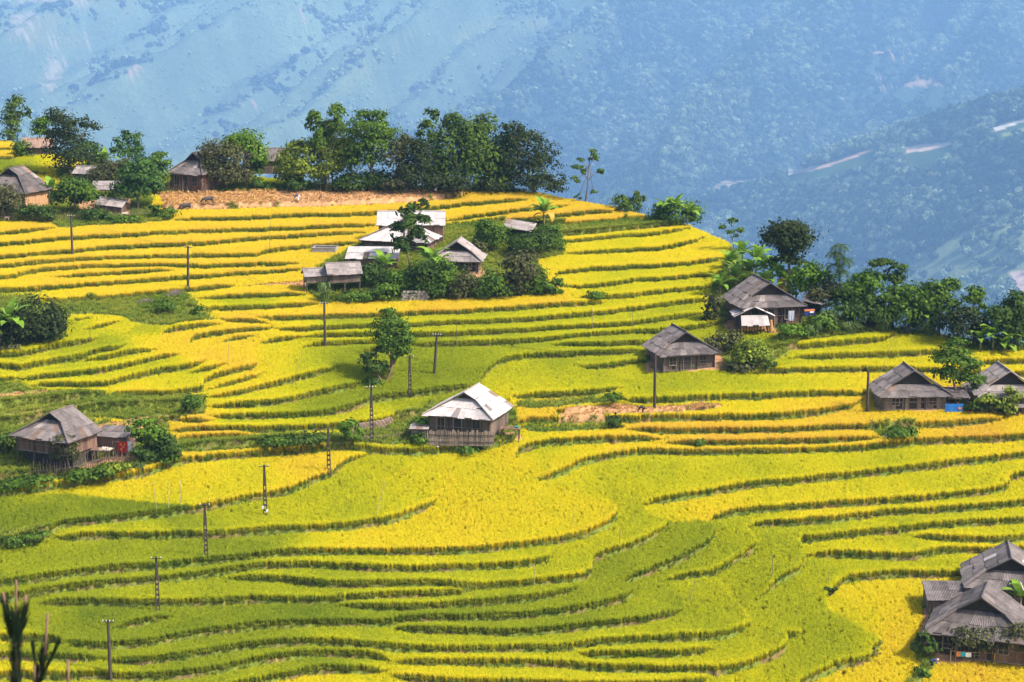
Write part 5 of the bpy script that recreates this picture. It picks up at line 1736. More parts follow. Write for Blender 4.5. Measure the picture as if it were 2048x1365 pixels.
# concrete tank and yard walls
def tank():
    b, D = spot(647, 514)
    t = thing('water_tank', 'grey concrete water tank standing in the golden field', 'water tank', b, math.radians(-6))
    m = MB()
    w, d, h, th = 4.1, 2.4, 1.5, .18
    m.box((0, 0, h / 2 - .3), (w, th, h + .6)).box((0, d, h / 2 - .3), (w, th, h + .6))
    m.box((-w / 2 + th / 2, d / 2, h / 2 - .3), (th, d - th, h + .6 - .01)).box((w / 2 - th / 2, d / 2, h / 2 - .3), (th, d - th, h + .6 - .01))
    m.build('wall', M['concrete'], t)
    MB().box((0, d / 2, h - .35), (w - 2 * th, d - th, .06)).build('water', M['inner'], t)
    MB().box((0, -.02, h + .04), (w + .1, th + .08, .08)).box((0, d, h + .04), (w + .1, th + .08, .08)).build('coping', M['concrete'], t)
tank()
def yard_wall():
    b, D = spot(829, 602)
    t = thing('yard_wall', 'short grey wall of stones among the hamlet shrubs', 'wall', b, 0)
    r = nseed()
    for row in range(4):
        for k in range(7):
            w = .58; me = MB().box((0, 0, 0), (w * r.uniform(.8, .98), .4, .36 * r.uniform(.85, 1)), taper=.93).mesh('stone', M['concrete'])
            link('stone', me, t, (-1.8 + k * .6 + (row % 2) * .25, r.normal(0, .03), .15 + row * .38))
yard_wall()
def bank_wall():
    t = None; r = nseed()
    pts = [(705, 864), (735, 861), (765, 856), (785, 848)]
    b, D = spot(*pts[0])
    t = thing('retaining_wall', 'low reddish stone wall behind the bamboo net pen', 'wall', b, 0)
    for (u0, v0), (u1, v1) in zip(pts[:-1], pts[1:]):
        A, B = spot(u0, v0)[0], spot(u1, v1)[0]
        for k in range(4):
            for row in range(3):
                p = A.lerp(B, (k + .5 * (row % 2)) / 4) - b
                link('stone', MB().box((0, 0, 0), (.5, .4, .38), rz=r.normal(0, .1), taper=.9).mesh('stone', M['stone']), t, p + Vector((0, r.normal(0, .04), .15 + row * .36)))
bank_wall()
# plank fence in front of the white roofed house, and its benches
def plank_fence():
    r = nseed()
    b, D = spot(925, 887)
    t = thing('plank_fence', 'tall grey plank fence in front of the white roofed farmhouse', 'fence', b, math.radians(-3))
    me = [MB().box((0, 0, .85 + .06 * k), (.2, .05, 1.9 + .12 * k)).mesh('plank', M['plank_pale']) for k in range(3)]
    for k in range(34):
        o = link('plank', me[int(r.integers(0, 3))], t, (-4.3 + k * .255, r.normal(0, .02) - .9, 0))
        o.rotation_euler = (0, r.normal(0, .03), 0)
    MB().bar((-4.4, -.98, 1.45), (4.3, -.98, 1.4), .05).bar((-4.4, -.98, .5), (4.3, -.98, .5), .04).build('rail', M['plank'], t)
plank_fence()
def table_():
    b, D = spot(1020, 882)
    t = thing('drying_platform', 'bamboo platform with green basin posts beside the white roofed farmhouse', 'platform', b, math.radians(-6))
    for k in range(9):
        MB().box((0, 0, 1.55), (.26, 1.5, .06)).build('slat', M['plank_red'], t, loc=(-1.1 + k * .29, 0, 0))
    for x in (-1, 1.2):
        for y in (-.6, .6):
            MB().bar((0, 0, -.3), (0, 0, 1.5), .06).build('leg', M['timber'], t, loc=(x, y, 0))
    o = MB().tube([(0, 0, 0), (0, 0, .16)], [.2, .3], 10).build('basin', M['green_net'], None, False, b + Vector((.9, 0, 1.59)))
    tag(o, 'green plastic basin on the bamboo platform', 'basin')
table_()
def platform2():
    b, D = spot(205, 925)
    t = thing('drying_rack', 'bamboo drying rack spread with corn in front of the dark lean-to', 'rack', b, math.radians(-10))
    for k in range(8):
        MB().box((0, 0, 1.75), (.3, 1.6, .06)).build('slat', M['plank_red' if k < 3 else 'plank_pale'], t, loc=(-1.2 + k * .34, 0, 0))
    for x in (-1.1, 1.2):
        for y in (-.7, .7):
            MB().bar((0, 0, -.4), (0, 0, 1.72), .06).build('leg', M['stake'], t, loc=(x, y, 0))
    r = nseed(); c = MB()
    for k in range(60):
        x, y = r.uniform(-.2, 1.4), r.uniform(-.7, .7); a = r.uniform(0, 3.1)
        c.tube([(x, y, 1.82), (x + .2 * math.cos(a), y + .2 * math.sin(a), 1.86)], [.035, .03], 5)
    o = c.build('corn_cobs', M['fur_white'], None, False, b); o.rotation_euler = (0, 0, math.radians(-10))
    tag(o, 'pale corn cobs drying on the rack by the lean-to', 'corn', kind='stuff')
platform2()

# ---- cloths and tarps
Dh = spot(245, 915)[1]
cloth('red patterned blanket on the clothesline', 245, 884, 1.25, 1.45, 'red', -6, Dh, 'blanket', 'blanket', None, [(-.25, -.35, .22, .2, 'yellow'), (.1, -.65, .3, .3, 'orange'), (-.2, -1.0, .25, .2, 'yellow'), (.3, -.3, .12, .3, 'yellow')])
cloth('white sheet beside the red blanket on the clothesline', 259, 883, .72, 1.35, 'white', -6, Dh, 'sheet_cloth', 'sheet')
def line(label, a, b, D, posts=True):
    A, B = at(a[0], a[1], D), at(b[0], b[1], D)
    t = thing('clothesline', label, 'clothesline', A)
    m = MB(); q = B - A
    m.tube([Vector((0, .04, .03)), q * .5 + Vector((0, .04, -.03)), q + Vector((0, .04, .03))], [.035] * 3, 5).build('line', M['bamboo'], t)
    for p in (Vector((0, .04, 0)), q + Vector((0, .04, 0))):
        MB().bar(p + Vector((0, 0, -2.3)), p + Vector((0, 0, .12)), .045).build('post', M['bamboo'], t)
line('bamboo clothesline beside the dark lean-to', (225, 884), (272, 884), Dh)
Dp = spot(1940, 1325)[1] - .6
line('washing line in the porch of the nearest farmhouse', (1902, 1303), (1998, 1308), Dp)
cloth('orange shirt on the washing line, beside the cyan one', 1917, 1304, .5, .55, 'orange', 0, Dp, 'shirt', 'shirt')
cloth('cyan shirt between orange and white on the washing line', 1926, 1305, .52, .5, 'cyan', 0, Dp, 'shirt', 'shirt')
cloth('white shirt beside the cyan one on the washing line', 1937, 1306, .62, .5, 'white', 0, Dp, 'shirt', 'shirt')
cloth('orange jacket hanging alone at the end of the washing line', 1993, 1307, .45, .95, 'yellow', 0, Dp, 'jacket', 'jacket')
Dt = spot(1909, 826)[1] - 1.2
cloth('blue tarp hung as a screen under the low lean-to', 1909, 808, 2.5, 1.15, 'blue', 0, Dt, 'tarp', 'tarp', None, [(.75, -.6, .4, .3, 'orange')])
Dt = spot(1618, 650)[1] - .6
cloth('blue and orange tarp hung beside the grey roofed house', 1619, 618, 1.75, 1.0, 'navy', 8, Dt, 'tarp', 'tarp', None, [(.0, -.2, 1.6, .3, 'orange'), (.35, -.5, .6, .25, 'white')])
cloth('pale sheet hanging in the doorway of the grey roofed house', 1583, 622, .9, 1.5, 'greycloth', 8, spot(1583, 658)[1] - .9, 'sheet_cloth', 'sheet')
cloth('dark blue cloth on the side of the stilted farmhouse', 164, 866, .8, 1.7, 'blue', 65, spot(164, 930)[1] - 1.0, 'cloth', 'cloth')

# ---- power poles
power_pole('power pole rising from the row below the picket fence, far left', 145, 514, 428, False, insul=4)
power_pole('power pole beside the brush heap, slightly leaning', 376, 580, 490, False, lean=.03, insul=2)
power_pole('power pole in front of the reeds below the raised granary', 650, 695, 602, False, insul=4)
power_pole('leaning power pole in the green field above the white roof', 868, 754, 664, False, lean=.07, insul=4)
power_pole('ladder power pole just right of the lone field tree', 820, 797, 708, True, insul=2)
power_pole('ladder power pole beside the low reddish stone wall', 744, 884, 767, True, insul=4)
power_pole('ladder power pole at the edge of the golden field, plain top', 658, 953, 850, True, arm=False)
power_pole('ladder power pole carrying white meter boxes', 531, 1037, 924, True, insul=2, box=True)
power_pole('ladder power pole with crossarm above the long dark bank', 413, 1117, 1000, True, insul=2)
power_pole('ladder power pole in the deep green field', 316, 1228, 1107, True, insul=2)
power_pole('nearest power pole, solid shaft, bottom left of the photo', 221, 1366, 1232, False, insul=4)
power_pole('solid power pole before the lone plank fronted farmhouse', 1309, 812, 702, False, arm=False)
power_pole('solid power pole beside the wide farmhouse with pale planks', 1734, 829, 737, False, arm=False)
# ---- wires between the poles
def wire(label, a, b, ha, hb):
    A, B = spot(a[0], a[1] + 5), spot(b[0], b[1] + 5)
    p = at(a[0], ha + 2, A[1]); q = at(b[0], hb + 2, B[1])
    t = thing('power_line', label, 'power line', p, 0, 'sagging wires between the power poles')
    for s in (-.45, .45):
        path = [(q - p) * (k / 12) + Vector((s, 0, -1.1 * 4 * (k / 12) * (1 - k / 12))) for k in range(13)]
        MB().tube(path, [.011] * 13, 4).build('wire', M['black'], t)
for lab, a, b, ha, hb in [
 ('wires from the nearest pole up to the pole in the deep green field', (221,1366), (316,1228), 1232, 1107), ('wires between the deep green field pole and the pole above the long dark bank', (316,1228), (413,1117), 1107, 1000),
 ('wires from the long dark bank up to the meter box pole', (413,1117), (531,1037), 1000, 924), ('wires from the meter box pole to the golden field edge', (531,1037), (658,953), 924, 850),
 ('wires from the golden field edge to the stone wall pole', (658,953), (744,884), 850, 767), ('wires from the stone wall pole to the lone tree pole', (744,884), (820,797), 767, 708),
 ('wires from the lone tree pole to the leaning pole', (820,797), (868,754), 708, 664), ('wires from the leaning pole to the solid pole before the lone farmhouse', (868,754), (1309,812), 664, 702),
 ('wires between the two solid poles of the right slope', (1309,812), (1734,829), 702, 737), ('wires from the village pole to the brush heap pole', (145,514), (376,580), 428, 490), ('wires from the brush heap pole to the reeds pole', (376,580), (650,695), 490, 602)]:
    wire(lab, a, b, ha, hb)
# ---- stakes
for lab, *q in [
 ('stake leaning left, first of three in the bright field', 315, 1032, 305, 964), ('middle stake of three in the bright field', 337, 1028, 335, 958), ('straight stake, right of the three in the bright field', 362, 1023, 361, 960),
 ('long stake leaning right over the curved bank', 750, 1047, 769, 965), ('thin stake leaning right in the yellow hollow', 592, 757, 605, 705), ('stake on the curl of the pale yellow strip', 455, 731, 458, 681),
 ('short stake beside the dark shrubs of the hollow', 182, 688, 178, 651), ('thin stake in the high golden rows', 538, 501, 541, 431), ('grey stake on the bank right of the leaning pole', 913, 697, 912, 641),
 ('grey stake before the long field wall right of centre', 1265, 660, 1265, 622), ('orange stake on the steep bank', 1186, 658, 1184, 612), ('short dark stake right of the big yellow field', 1239, 1098, 1240, 1058),
 ('thin stake inside the big yellow field', 1147, 1060, 1146, 1020), ('thin pale stake below the big yellow field', 1069, 1178, 1069, 1130), ('leaning stake in the lime coloured terraces', 1377, 1212, 1391, 1157),
 ('dark stake at the corner bank right of centre', 1545, 1160, 1545, 1111), ('dark stake above the round bush of the lower right', 1657, 1172, 1658, 1143), ('stub stake on the golden row before the wide farmhouse', 1744, 862, 1743, 842),
 ('thin stake left of the raised granary', 547, 564, 547, 527), ('leaning thin stake beside the hamlet shrubs', 1071, 552, 1079, 508), ('small stake in the lower right field', 1594, 1238, 1595, 1213),
 ('long pale guy pole leaning on the slope above the wide farmhouse', 1742, 800, 1788, 672), ('left stake in the small green field by the hut', 27, 341, 27, 312), ('right stake in the small green field by the hut', 57, 341, 57, 318)]:
    stake(lab, *q, rad=.03 if 'thin' in lab or 'long pale' in lab else .045, m='stake' if 'dark' in lab or 'grey' in lab else 'bamboo')

# ---- fences
fence('dark picket fence along the village edge above the golden rows', [(-60, 446), (40, 447), (110, 446), (190, 440), (262, 438), (340, 432)], .35, 1.25)
fence('picket fence below the stilted farmhouse and clothesline', [(60, 950), (110, 955), (165, 945), (205, 932), (262, 928)], .24, 1.3)
fence('low picket fence beside the steep grey roofed farmhouse', [(318, 386), (345, 387), (378, 387)], .3, 1.2, m='plank_red')
fence('bamboo net pen beside the ladder pole and stone wall', [(735, 884), (760, 884), (790, 880), (812, 874)], .5, 1.0)
fence('low fence before the porch of the nearest farmhouse', [(1878, 1324), (1910, 1327), (1960, 1329), (2010, 1330)], .9, .9)

# ---- brush heaps and small things
def brush(label, u, v, w, h, n=60, m='stake'):
    r = nseed(); b, D = spot(u, v); q = MB()
    for k in range(n):
        a = r.uniform(0, 3.14); x, y = r.normal(0, w * .3), r.normal(0, w * .2); z = h * math.exp(-(x / w * 2) ** 2) * r.random(); l = r.uniform(.3, .8)
        q.tube([(x - l * math.cos(a), y - l * math.sin(a) * .6, z), (x + l * math.cos(a), y + l * math.sin(a) * .6, z + r.uniform(-.1, .25))], [.03, .018], 4)
    o = q.build('brush_heap', M[m], None, False, b); tag(o, label, 'brush heap', kind=None)
brush('heap of dry sticks below the leaning power pole', 352, 592, 2.6, .8, 130, 'plank_pale')
brush('heap of dry sticks on the grassy bank, lower one', 295, 606, 2.4, .6, 110, 'plank_pale')
brush('heap of pale firewood beside the net pen', 722, 880, 1.6, .5, 60, 'plank_pale')
brush('pile of firewood at the left of the granary below the banana grove', 1455, 640, 1.5, .6, 50, 'plank')
brush('bundle of cut rice on the harvested plot beside the reaper', 1232, 816, 1.0, .6, 60, 'straw')
brush('row of cut rice laid on the harvested plot', 1400, 812, 2.6, .25, 120, 'straw')
brush('branches beside the lone plank fronted farmhouse', 1452, 738, 2.2, .5, 60, 'stake')
brush('white cut stalks in the gap of the golden row', 1785, 878, .9, .3, 40, 'white')

# ---- people and animals
buffalo('grey buffalo on the field edge, nearer the village', 373, 419, -1, 1.0)
buffalo('grey buffalo with lowered head, right of the other', 418, 414, -1, 1.05)
def goat(label, u, v, f=1, s=.6):
    b, D = spot(u, v); t = thing('goat', label, 'goat', b); t.scale = (s, s, s)
    V = [(-.6 * f, 0, .85), (0, 0, .85), (.5 * f, 0, .9), (.78 * f, 0, 1.15), (1.02 * f, 0, 1.1)]; R = [.2, .23, .22, .12, .08]; E = [(0, 1), (1, 2), (2, 3), (3, 4)]
    for x in (-.58, .48):
        for sy in (-1, 1):
            k = len(V); V += [(x * f, .13 * sy, .6), (x * f - .05, .13 * sy, .32), (x * f, .13 * sy, .04)]; R += [.1, .05, .045]; E += [(0 if x < 0 else 2, k), (k, k + 1), (k + 1, k + 2)]
    skin_obj('body', V, E, R, M['fur_white'], t, 1, 1)
    MB().tube([(.85 * f, .05, 1.22), (.75 * f, .1, 1.38)], [.03, .012], 5).tube([(.85 * f, -.05, 1.22), (.75 * f, -.1, 1.38)], [.03, .012], 5).build('horns', M['horn'], t)
    MB().tube([(-.75 * f, 0, .95), (-.9 * f, 0, .8)], [.05, .02], 5).build('tail', M['fur_white'], t)
goat('pale goat at the picket fence, far left', 14, 442, 1, .75)
goat('pale goat standing by the end of the short golden row', 70, 441, -1, .85)
goat('white animal lying beside bushes near the byre', 248, 436, 1, .9)
reaper('farm worker in black stooping over cut rice on the harvested plot', 1286, 830, -1, .95, 'black', 'black', 'black', 1.05)
reaper('farm worker in blue bending far over in the straw field', 597, 408, -1, 1.0, 'navy', 'white', 'navy', 1.25)
reaper('small figure in black sitting far off in the straw field', 640, 399, 1, .7, 'black', 'black', 'black', .62)
reaper('farm worker in grey top at the tip of the straw field', 869, 394, 1, .45, 'greycloth', 'black', 'greycloth', .85)
reaper('farm worker in blue crouching on the path below the nearest farmhouse', 1863, 1335, 1, .9, 'navy', 'black', 'white', .95)

# ---- far house on the wooded hill
def far_house():
    p = spur_point(1962, 392)
    t = thing('far_house', 'tiny house with pale roof on the wooded hill across the valley', 'house', p, .2)
    s = MS
    MB().box((0, 0, 1.5 * s), (5.5 * s, 4 * s, 5 * s)).build('wall', M['clay'], t)
    MB().slab([(-3.4 * s, -2.6 * s, 3.6 * s), (3.4 * s, -2.6 * s, 3.6 * s), (3.0 * s, 0, 5.6 * s), (-3.0 * s, 0, 5.6 * s)], .3).slab([(3.4 * s, 2.6 * s, 3.6 * s), (-3.4 * s, 2.6 * s, 3.6 * s), (-3.0 * s, 0, 5.6 * s), (3.0 * s, 0, 5.6 * s)], .3).build('roof', M['white'], t)
    p = spur_point(1575, 342)
    t = thing('far_house', 'tiny pale house at the end of the dirt road, above striped fields', 'house', p, 0)
    MB().box((0, 0, 1.0 * s), (4 * s, 3 * s, 4 * s)).build('wall', M['white'], t)
    MB().slab([(-2.6 * s, -2 * s, 2.8 * s), (2.6 * s, -2 * s, 2.8 * s), (2.4 * s, 0, 4 * s), (-2.4 * s, 0, 4 * s)], .3).slab([(2.6 * s, 2 * s, 2.8 * s), (-2.6 * s, 2 * s, 2.8 * s), (-2.4 * s, 0, 4 * s), (2.4 * s, 0, 4 * s)], .3).build('roof', M['roof_mid'], t)
far_house()

# ================================================================== trees along the top
bamboo('slender pale bamboo at the left edge of the hilltop', (24, 290), [(30,206,22,16),(14,232,16,22),(44,222,14,14),(28,250,20,20),(15,270,18,14)], 8, 'bamboo', .34, .75, spread=.8)
tree('tall dark tree behind the thatched hut', (142, 352), [(110,232,22,15),(128,258,34,22),(135,296,40,32),(180,250,20,12),(150,325,42,22),(112,275,22,20)], 'black', .36, 1.5, .35)
tree('bright green tree left of the tall dark tree', (84, 302), [(80,258,16,18),(92,245,12,12)], 'fresh', .34, 1.4, .18)
tree('round dark tree right of the tall dark tree', (180, 348), [(176,300,24,20),(190,318,20,18)], 'dark', .36, 1.4, .2)
tree('open bluish tree behind the village bananas', (258, 345), [(258,280,20,14),(240,295,16,14),(272,298,16,14),(258,312,24,14)], 'blue', .40, 1.1, .18)
shrub('low bushes between thatched hut and village', (45, 318), [(42,300,18,16),(58,312,14,10)], 'mid')
shrub('brown-green thicket between the dark shed and cattle shed', (225, 372), [(222,345,36,22),(200,355,22,18),(252,338,22,18)], 'brownish')
tree('small tree leaning over the steep grey roof', (315, 386), [(318,318,18,12),(300,332,20,14),(330,335,14,12),(310,352,26,16)], 'mid', .36, 1.1, .16)
tree('full round tree in front of the cattle shed', (276, 420), [(274,352,36,26),(262,382,32,20),(300,378,24,22),(285,330,22,14)], 'blue', .40, 1.5, .25)
tree('bright leafy tree above the village picket fence', (150, 430), [(148,380,34,20),(168,398,26,18),(130,395,22,18)], 'mid', .40, 1.5, .2)
shrub('grey-green bush in front of the ochre farmhouse', (15, 440), [(12,400,28,22),(30,412,18,16),(-10,415,20,20)], 'brownish', group=None)
shrub('dark hedge bush behind the picket fence', (62, 442), [(62,424,28,12),(95,428,20,10)], 'dark')
shrub('bush at the right end of the village picket fence', (330, 438), [(328,428,20,10),(305,425,12,10)], 'mid')
shrub('bush under the power pole at the village fence', (185, 440), [(185,430,30,10),(215,436,18,8)], 'dark')
shrub('small bush before the white animal', (238, 446), [(238,440,20,8),(262,440,18,7)], 'mid')
tree('olive tree with many thin trunks left of the green domed tree', (452, 380), [(428,315,28,24),(462,322,38,30),(445,350,42,22),(425,340,24,20),(478,352,26,20)], 'brownish', .36, 1.3, .22)
tree('green domed tree beside the grey roofed barn', (492, 378), [(490,288,34,22),(512,312,18,24),(470,290,24,18),(510,340,16,16)], 'fresh', .36, 1.7, .3)
tree('broad yellow-green tree at the edge of the straw field', (604, 384), [(600,298,26,18),(572,322,24,22),(628,308,24,18),(600,335,40,20),(572,350,22,18),(635,350,22,20)], 'yellowish', .40, 1.5, .25)
bamboo('drooping dark plumes behind the yellow-green trees', (652, 382), [(630,238,16,20),(668,222,18,16),(682,248,14,18),(648,260,18,20),(640,280,18,20)], 8, 'mid', .40, 1.2, spread=.8)
tree('tall yellow-green tree in the middle of the tree line', (666, 384), [(660,262,20,16),(648,290,26,18),(692,298,22,22),(664,318,36,20),(690,330,24,20),(655,345,26,18)], 'yellowish', .38, 1.4, .25)
tree('deep green tree with layered crown in the tree line', (742, 382), [(722,238,22,14),(758,240,20,14),(740,262,44,18),(742,290,46,22),(770,270,22,16),(725,315,36,22)], 'mid', .40, 1.6, .35)
tree('brownish tree with a pale bare trunk in the tree line', (798, 384), [(795,300,26,24),(812,285,16,14),(782,322,20,20)], 'brownish', .34, .9, .14, bark='bark')
tree('dark tree between the pale trunk and the bamboo', (832, 384), [(830,320,30,30),(838,295,20,16),(820,350,30,22)], 'black', .36, 1.4, .25)
bamboo('great bamboo clump at the centre of the tree line', (932, 386), [(866,228,14,12),(852,258,18,20),(905,248,24,18),(970,250,24,20),(940,270,34,26),(900,290,38,34),(960,305,44,36),(1008,290,28,30),(930,335,60,30),(1000,345,36,28),(870,335,30,32)], 18, 'bamboo', .38, 1.5, spread=2.6, cap=9000)
tree('blackish broad tree at the right end of the tree line', (1072, 392), [(1022,262,26,14),(1055,282,34,20),(1080,318,36,26),(1055,345,42,26),(1108,362,20,14),(1085,372,40,14),(1020,320,26,30)], 'black', .38, 1.6, .4)
for lab, b_, bl_, lf in [
 ('dark understorey bush below the yellow-green tree', (590, 386), [(588,368,22,14)], 'dark'), ('understorey bush below the tall yellow-green tree', (700, 386), [(702,365,30,18),(680,372,18,10)], 'dark'),
 ('understorey bush below the deep green tree', (755, 386), [(755,362,30,22)], 'dark'), ('understorey bush left of the bamboo clump', (805, 386), [(808,365,24,20),(785,372,18,12)], 'brownish'),
 ('understorey bush at the foot of the bamboo clump', (880, 388), [(880,368,34,18),(920,372,24,14)], 'black'), ('understorey bush under the bamboo, right end', (985, 390), [(985,370,40,18)], 'black'),
 ('low bush at the foot of the green domed tree', (520, 382), [(515,366,16,10),(540,374,18,8)], 'mid')]:
    shrub(lab, b_, bl_, lf)
tree('lone thin ragged tree on the ridge with bare lower trunk', (1169, 412), [(1182,306,11,8),(1190,318,9,7),(1156,336,12,6),(1162,322,8,6),(1197,344,11,5),(1150,362,9,7),(1186,384,6,5),(1158,395,7,5),(1170,345,8,7)], 'mid', .30, 1.0, .17, path=None)
bamboo('small bamboo bush on the ridge between lone tree and bananas', (1262, 430), [(1246,402,20,13),(1276,396,15,14),(1256,418,24,10)], 7, 'bamboo', .32, 1.2, spread=.8)
shrub('dark bush under the ridge bananas', (1348, 450), [(1348,425,42,20),(1385,430,18,20),(1320,430,18,16)], 'mid')
for q in [('banana on the ridge, left of its cluster', 1330, 444, 2.4), ('banana in the middle of the ridge cluster', 1350, 446, 3.2), ('banana on the ridge, right of its cluster', 1374, 452, 2.6)]:
    banana(*q, n=9, group='banana plants on the ridge')
banana('lone banana with a dry leaf above the tilted pale shed', 1088, 454, 2.8, 12, 1.25, old=2, upright=.6)
banana('banana behind the cattle shed, with upright leaves', 212, 350, 3.0, 8, 1.15, upright=.8)
banana('banana left of the bright leafy village tree', 102, 410, 2.6, 9, 1.1, old=1, upright=.7)

# ---- middle hamlet
tree('tall feathery tree in front of the white farmhouse', (823, 548), [(812,418,16,9),(825,438,22,13),(803,456,24,14),(838,462,20,13),(815,482,22,13),(846,405,14,8),(852,442,13,9),(828,410,10,7)], 'dark', .46, 1.5, .16, name='feathery_tree', long=2.8, droop=.7)
banana('banana before the white corrugated annex', 768, 552, 1.9, 9, 1.2)
banana('banana right of the tall feathery tree', 862, 552, 2.9, 10, 1.25)
banana('banana leaning toward the brown gabled farmhouse', 880, 550, 1.9, 8, 1.1)
for lab, b_, bl_, lf in [
 ('dense bush under the white annex', (745, 580), [(742,548,26,20),(720,560,18,14),(770,560,22,18)], 'dark'), ('bright bush below the feathery tree', (800, 590), [(798,562,30,20),(775,578,20,12)], 'mid'),
 ('big dark bush in the heart of the hamlet', (850, 598), [(848,548,34,24),(860,575,30,20)], 'dark'), ('leafy bush left of the brown farmhouse', (893, 600), [(890,552,28,26),(880,578,26,18)], 'mid'),
 ('olive bush below the brown farmhouse', (932, 600), [(930,572,26,22),(915,585,20,14)], 'brownish'), ('bushy growth right of the brown farmhouse', (985, 602), [(985,572,28,26),(965,585,20,14)], 'mid'),
 ('small tree-like bush with round head near the yellow field', (1040, 596), [(1038,532,30,22),(1045,550,26,20),(1030,570,24,20)], 'brownish'), ('leafy bush at the right end of the hamlet', (1078, 592), [(1076,568,24,22),(1098,578,18,12)], 'mid'),
 ('round bush beside the tilted pale shed', (982, 506), [(984,474,30,24),(975,456,22,14),(965,485,18,16)], 'mid'), ('wide dark bush below the tilted pale shed', (1062, 512), [(1060,486,44,16),(1090,478,26,18),(1035,492,24,14)], 'dark'),
 ('bush under the lone banana', (1095, 500), [(1098,465,22,16),(1110,490,18,12)], 'mid'), ('low bush left of the stone yard wall', (770, 604), [(772,586,28,14)], 'mid'),
 ('low bush below the annex corner', (700, 602), [(700,594,30,8),(730,592,18,9)], 'mid'), ('bush at the right corner of the hamlet bank', (1118, 588), [(1112,572,16,12)], 'mid'),
 ('slim bush beside the brown farmhouse path', (958, 520), [(955,500,16,14)], 'brownish'), ('round shrub on the bank right of the hamlet', (1190, 606), [(1190,594,17,9)], 'mid')]:
    shrub(lab, b_, bl_, lf)
reeds('sugar cane tuft in front of the raised granary', 650, 604, 3.0, 1.8, 120)
# lone field tree
tree('lone field tree with curved reddish trunk', (770, 770), [(782,630,18,11),(774,648,24,15),(797,652,20,14),(767,672,24,17),(802,678,22,18),(786,690,26,17),(764,697,14,9),(806,702,14,10),(790,712,13,7)], 'mid', .32, 1.5, .26, bark='bark_red', path=[(770,768),(780,745),(789,722),(786,690),(784,655)])
tree('small drooping tree beside the lone field tree', (766, 772), [(738,718,14,12),(748,735,20,11),(765,736,13,12),(725,722,9,9)], 'dark', .32, 1.6, .14, bark='bark_red')
shrub('grass bush at the foot of the lone field tree', (755, 776), [(752,766,22,8)], 'dark')
# ---- left hollow
shrub('big dark thicket at the left edge of the hollow', (70, 694), [(78,632,40,30),(108,652,22,28),(40,668,36,24),(90,668,36,24),(10,650,24,24)], 'black', .36, 1.6, cap=4500)
shrub('olive bush before the thicket at the left edge', (10, 706), [(12,694,22,10)], 'brownish')
banana('banana rising from the thicket at the left edge', 24, 702, 4.4, 12, 1.35, upright=.75)
banana('small banana in the thicket at the left edge', 0, 700, 3.4, 9, 1.2)
# ---- left farmhouse garden
tree('willowy olive tree in front of the stilted farmhouse', (130, 952), [(128,886,22,18),(118,908,18,16),(142,905,18,18)], 'brownish', .26, 1.3, .12)
tree('broad leaved tree right of the clothesline', (296, 925), [(290,856,26,18),(312,872,22,18),(280,878,16,12)], 'fresh', .40, 1.3, .14)
shrub('dark bush below the broad leaved tree', (320, 922), [(325,892,26,20),(300,905,28,14),(340,905,18,14)], 'dark')
shrub('green sprig on the roof edge of the stilted farmhouse', (132, 925), [(125,852,11,6),(136,862,8,6)], 'fresh', .24)
for lab, b_, bl_, lf in [
 ('weedy bank bush under the stilted farmhouse', (80, 974), [(75,962,38,9),(30,968,30,8)], 'mid'), ('weedy bank bush below the picket fence', (165, 966), [(165,950,36,11),(205,945,24,10)], 'mid'),
 ('pale weed clump below the clothesline', (232, 956), [(230,938,32,11)], 'yellowish'), ('bush at the corner of the green field bank', (330, 935), [(332,920,26,9)], 'mid'),
 ('dark bush at the left wall of the stilted farmhouse', (8, 912), [(8,892,18,22)], 'dark'), ('round bush on the ruined terraces', (385, 836), [(384,810,20,18)], 'mid'),
 ('small bush on the upper grassy bank', (400, 634), [(398,625,15,10)], 'mid'), ('bank growth beside the brush heaps', (330, 628), [(330,612,22,8)], 'mid'),
 ('leafy bush by the ladder pole and stone wall', (700, 886), [(696,856,18,16),(710,868,14,12)], 'fresh'), ('bank bush left of the stone wall', (610, 892), [(610,880,40,9)], 'dark'),
 ('bank bush above the golden field', (545, 896), [(548,884,34,9)], 'mid'), ('fern bush before the side shed', (833, 896), [(833,882,16,13)], 'mid'),
 ('weeds on the bare bank at the left edge of the bowl', (35, 1092), [(30,1080,34,10),(70,1072,22,8)], 'mid'), ('bush growing over the side shed roof', (850, 872), [(845,846,20,8),(862,842,12,7)], 'fresh'), ('hedge bush below the plank fence', (935, 902), [(935,895,34,6)], 'mid'),
 ('bush on the bank above the harvested plot', (1232, 812), [(1228,796,16,9)], 'mid'), ('bush on the long bank right of centre', (1400, 898), [(1400,888,13,8)], 'mid'),
 ('dark bank bush below the harvested plot', (1235, 858), [(1232,842,18,9)], 'dark')]:
    shrub(lab, b_, bl_, lf)
reeds('bright grass clump below the broad leaved tree', 280, 946, 1.4, 1.3, 120)

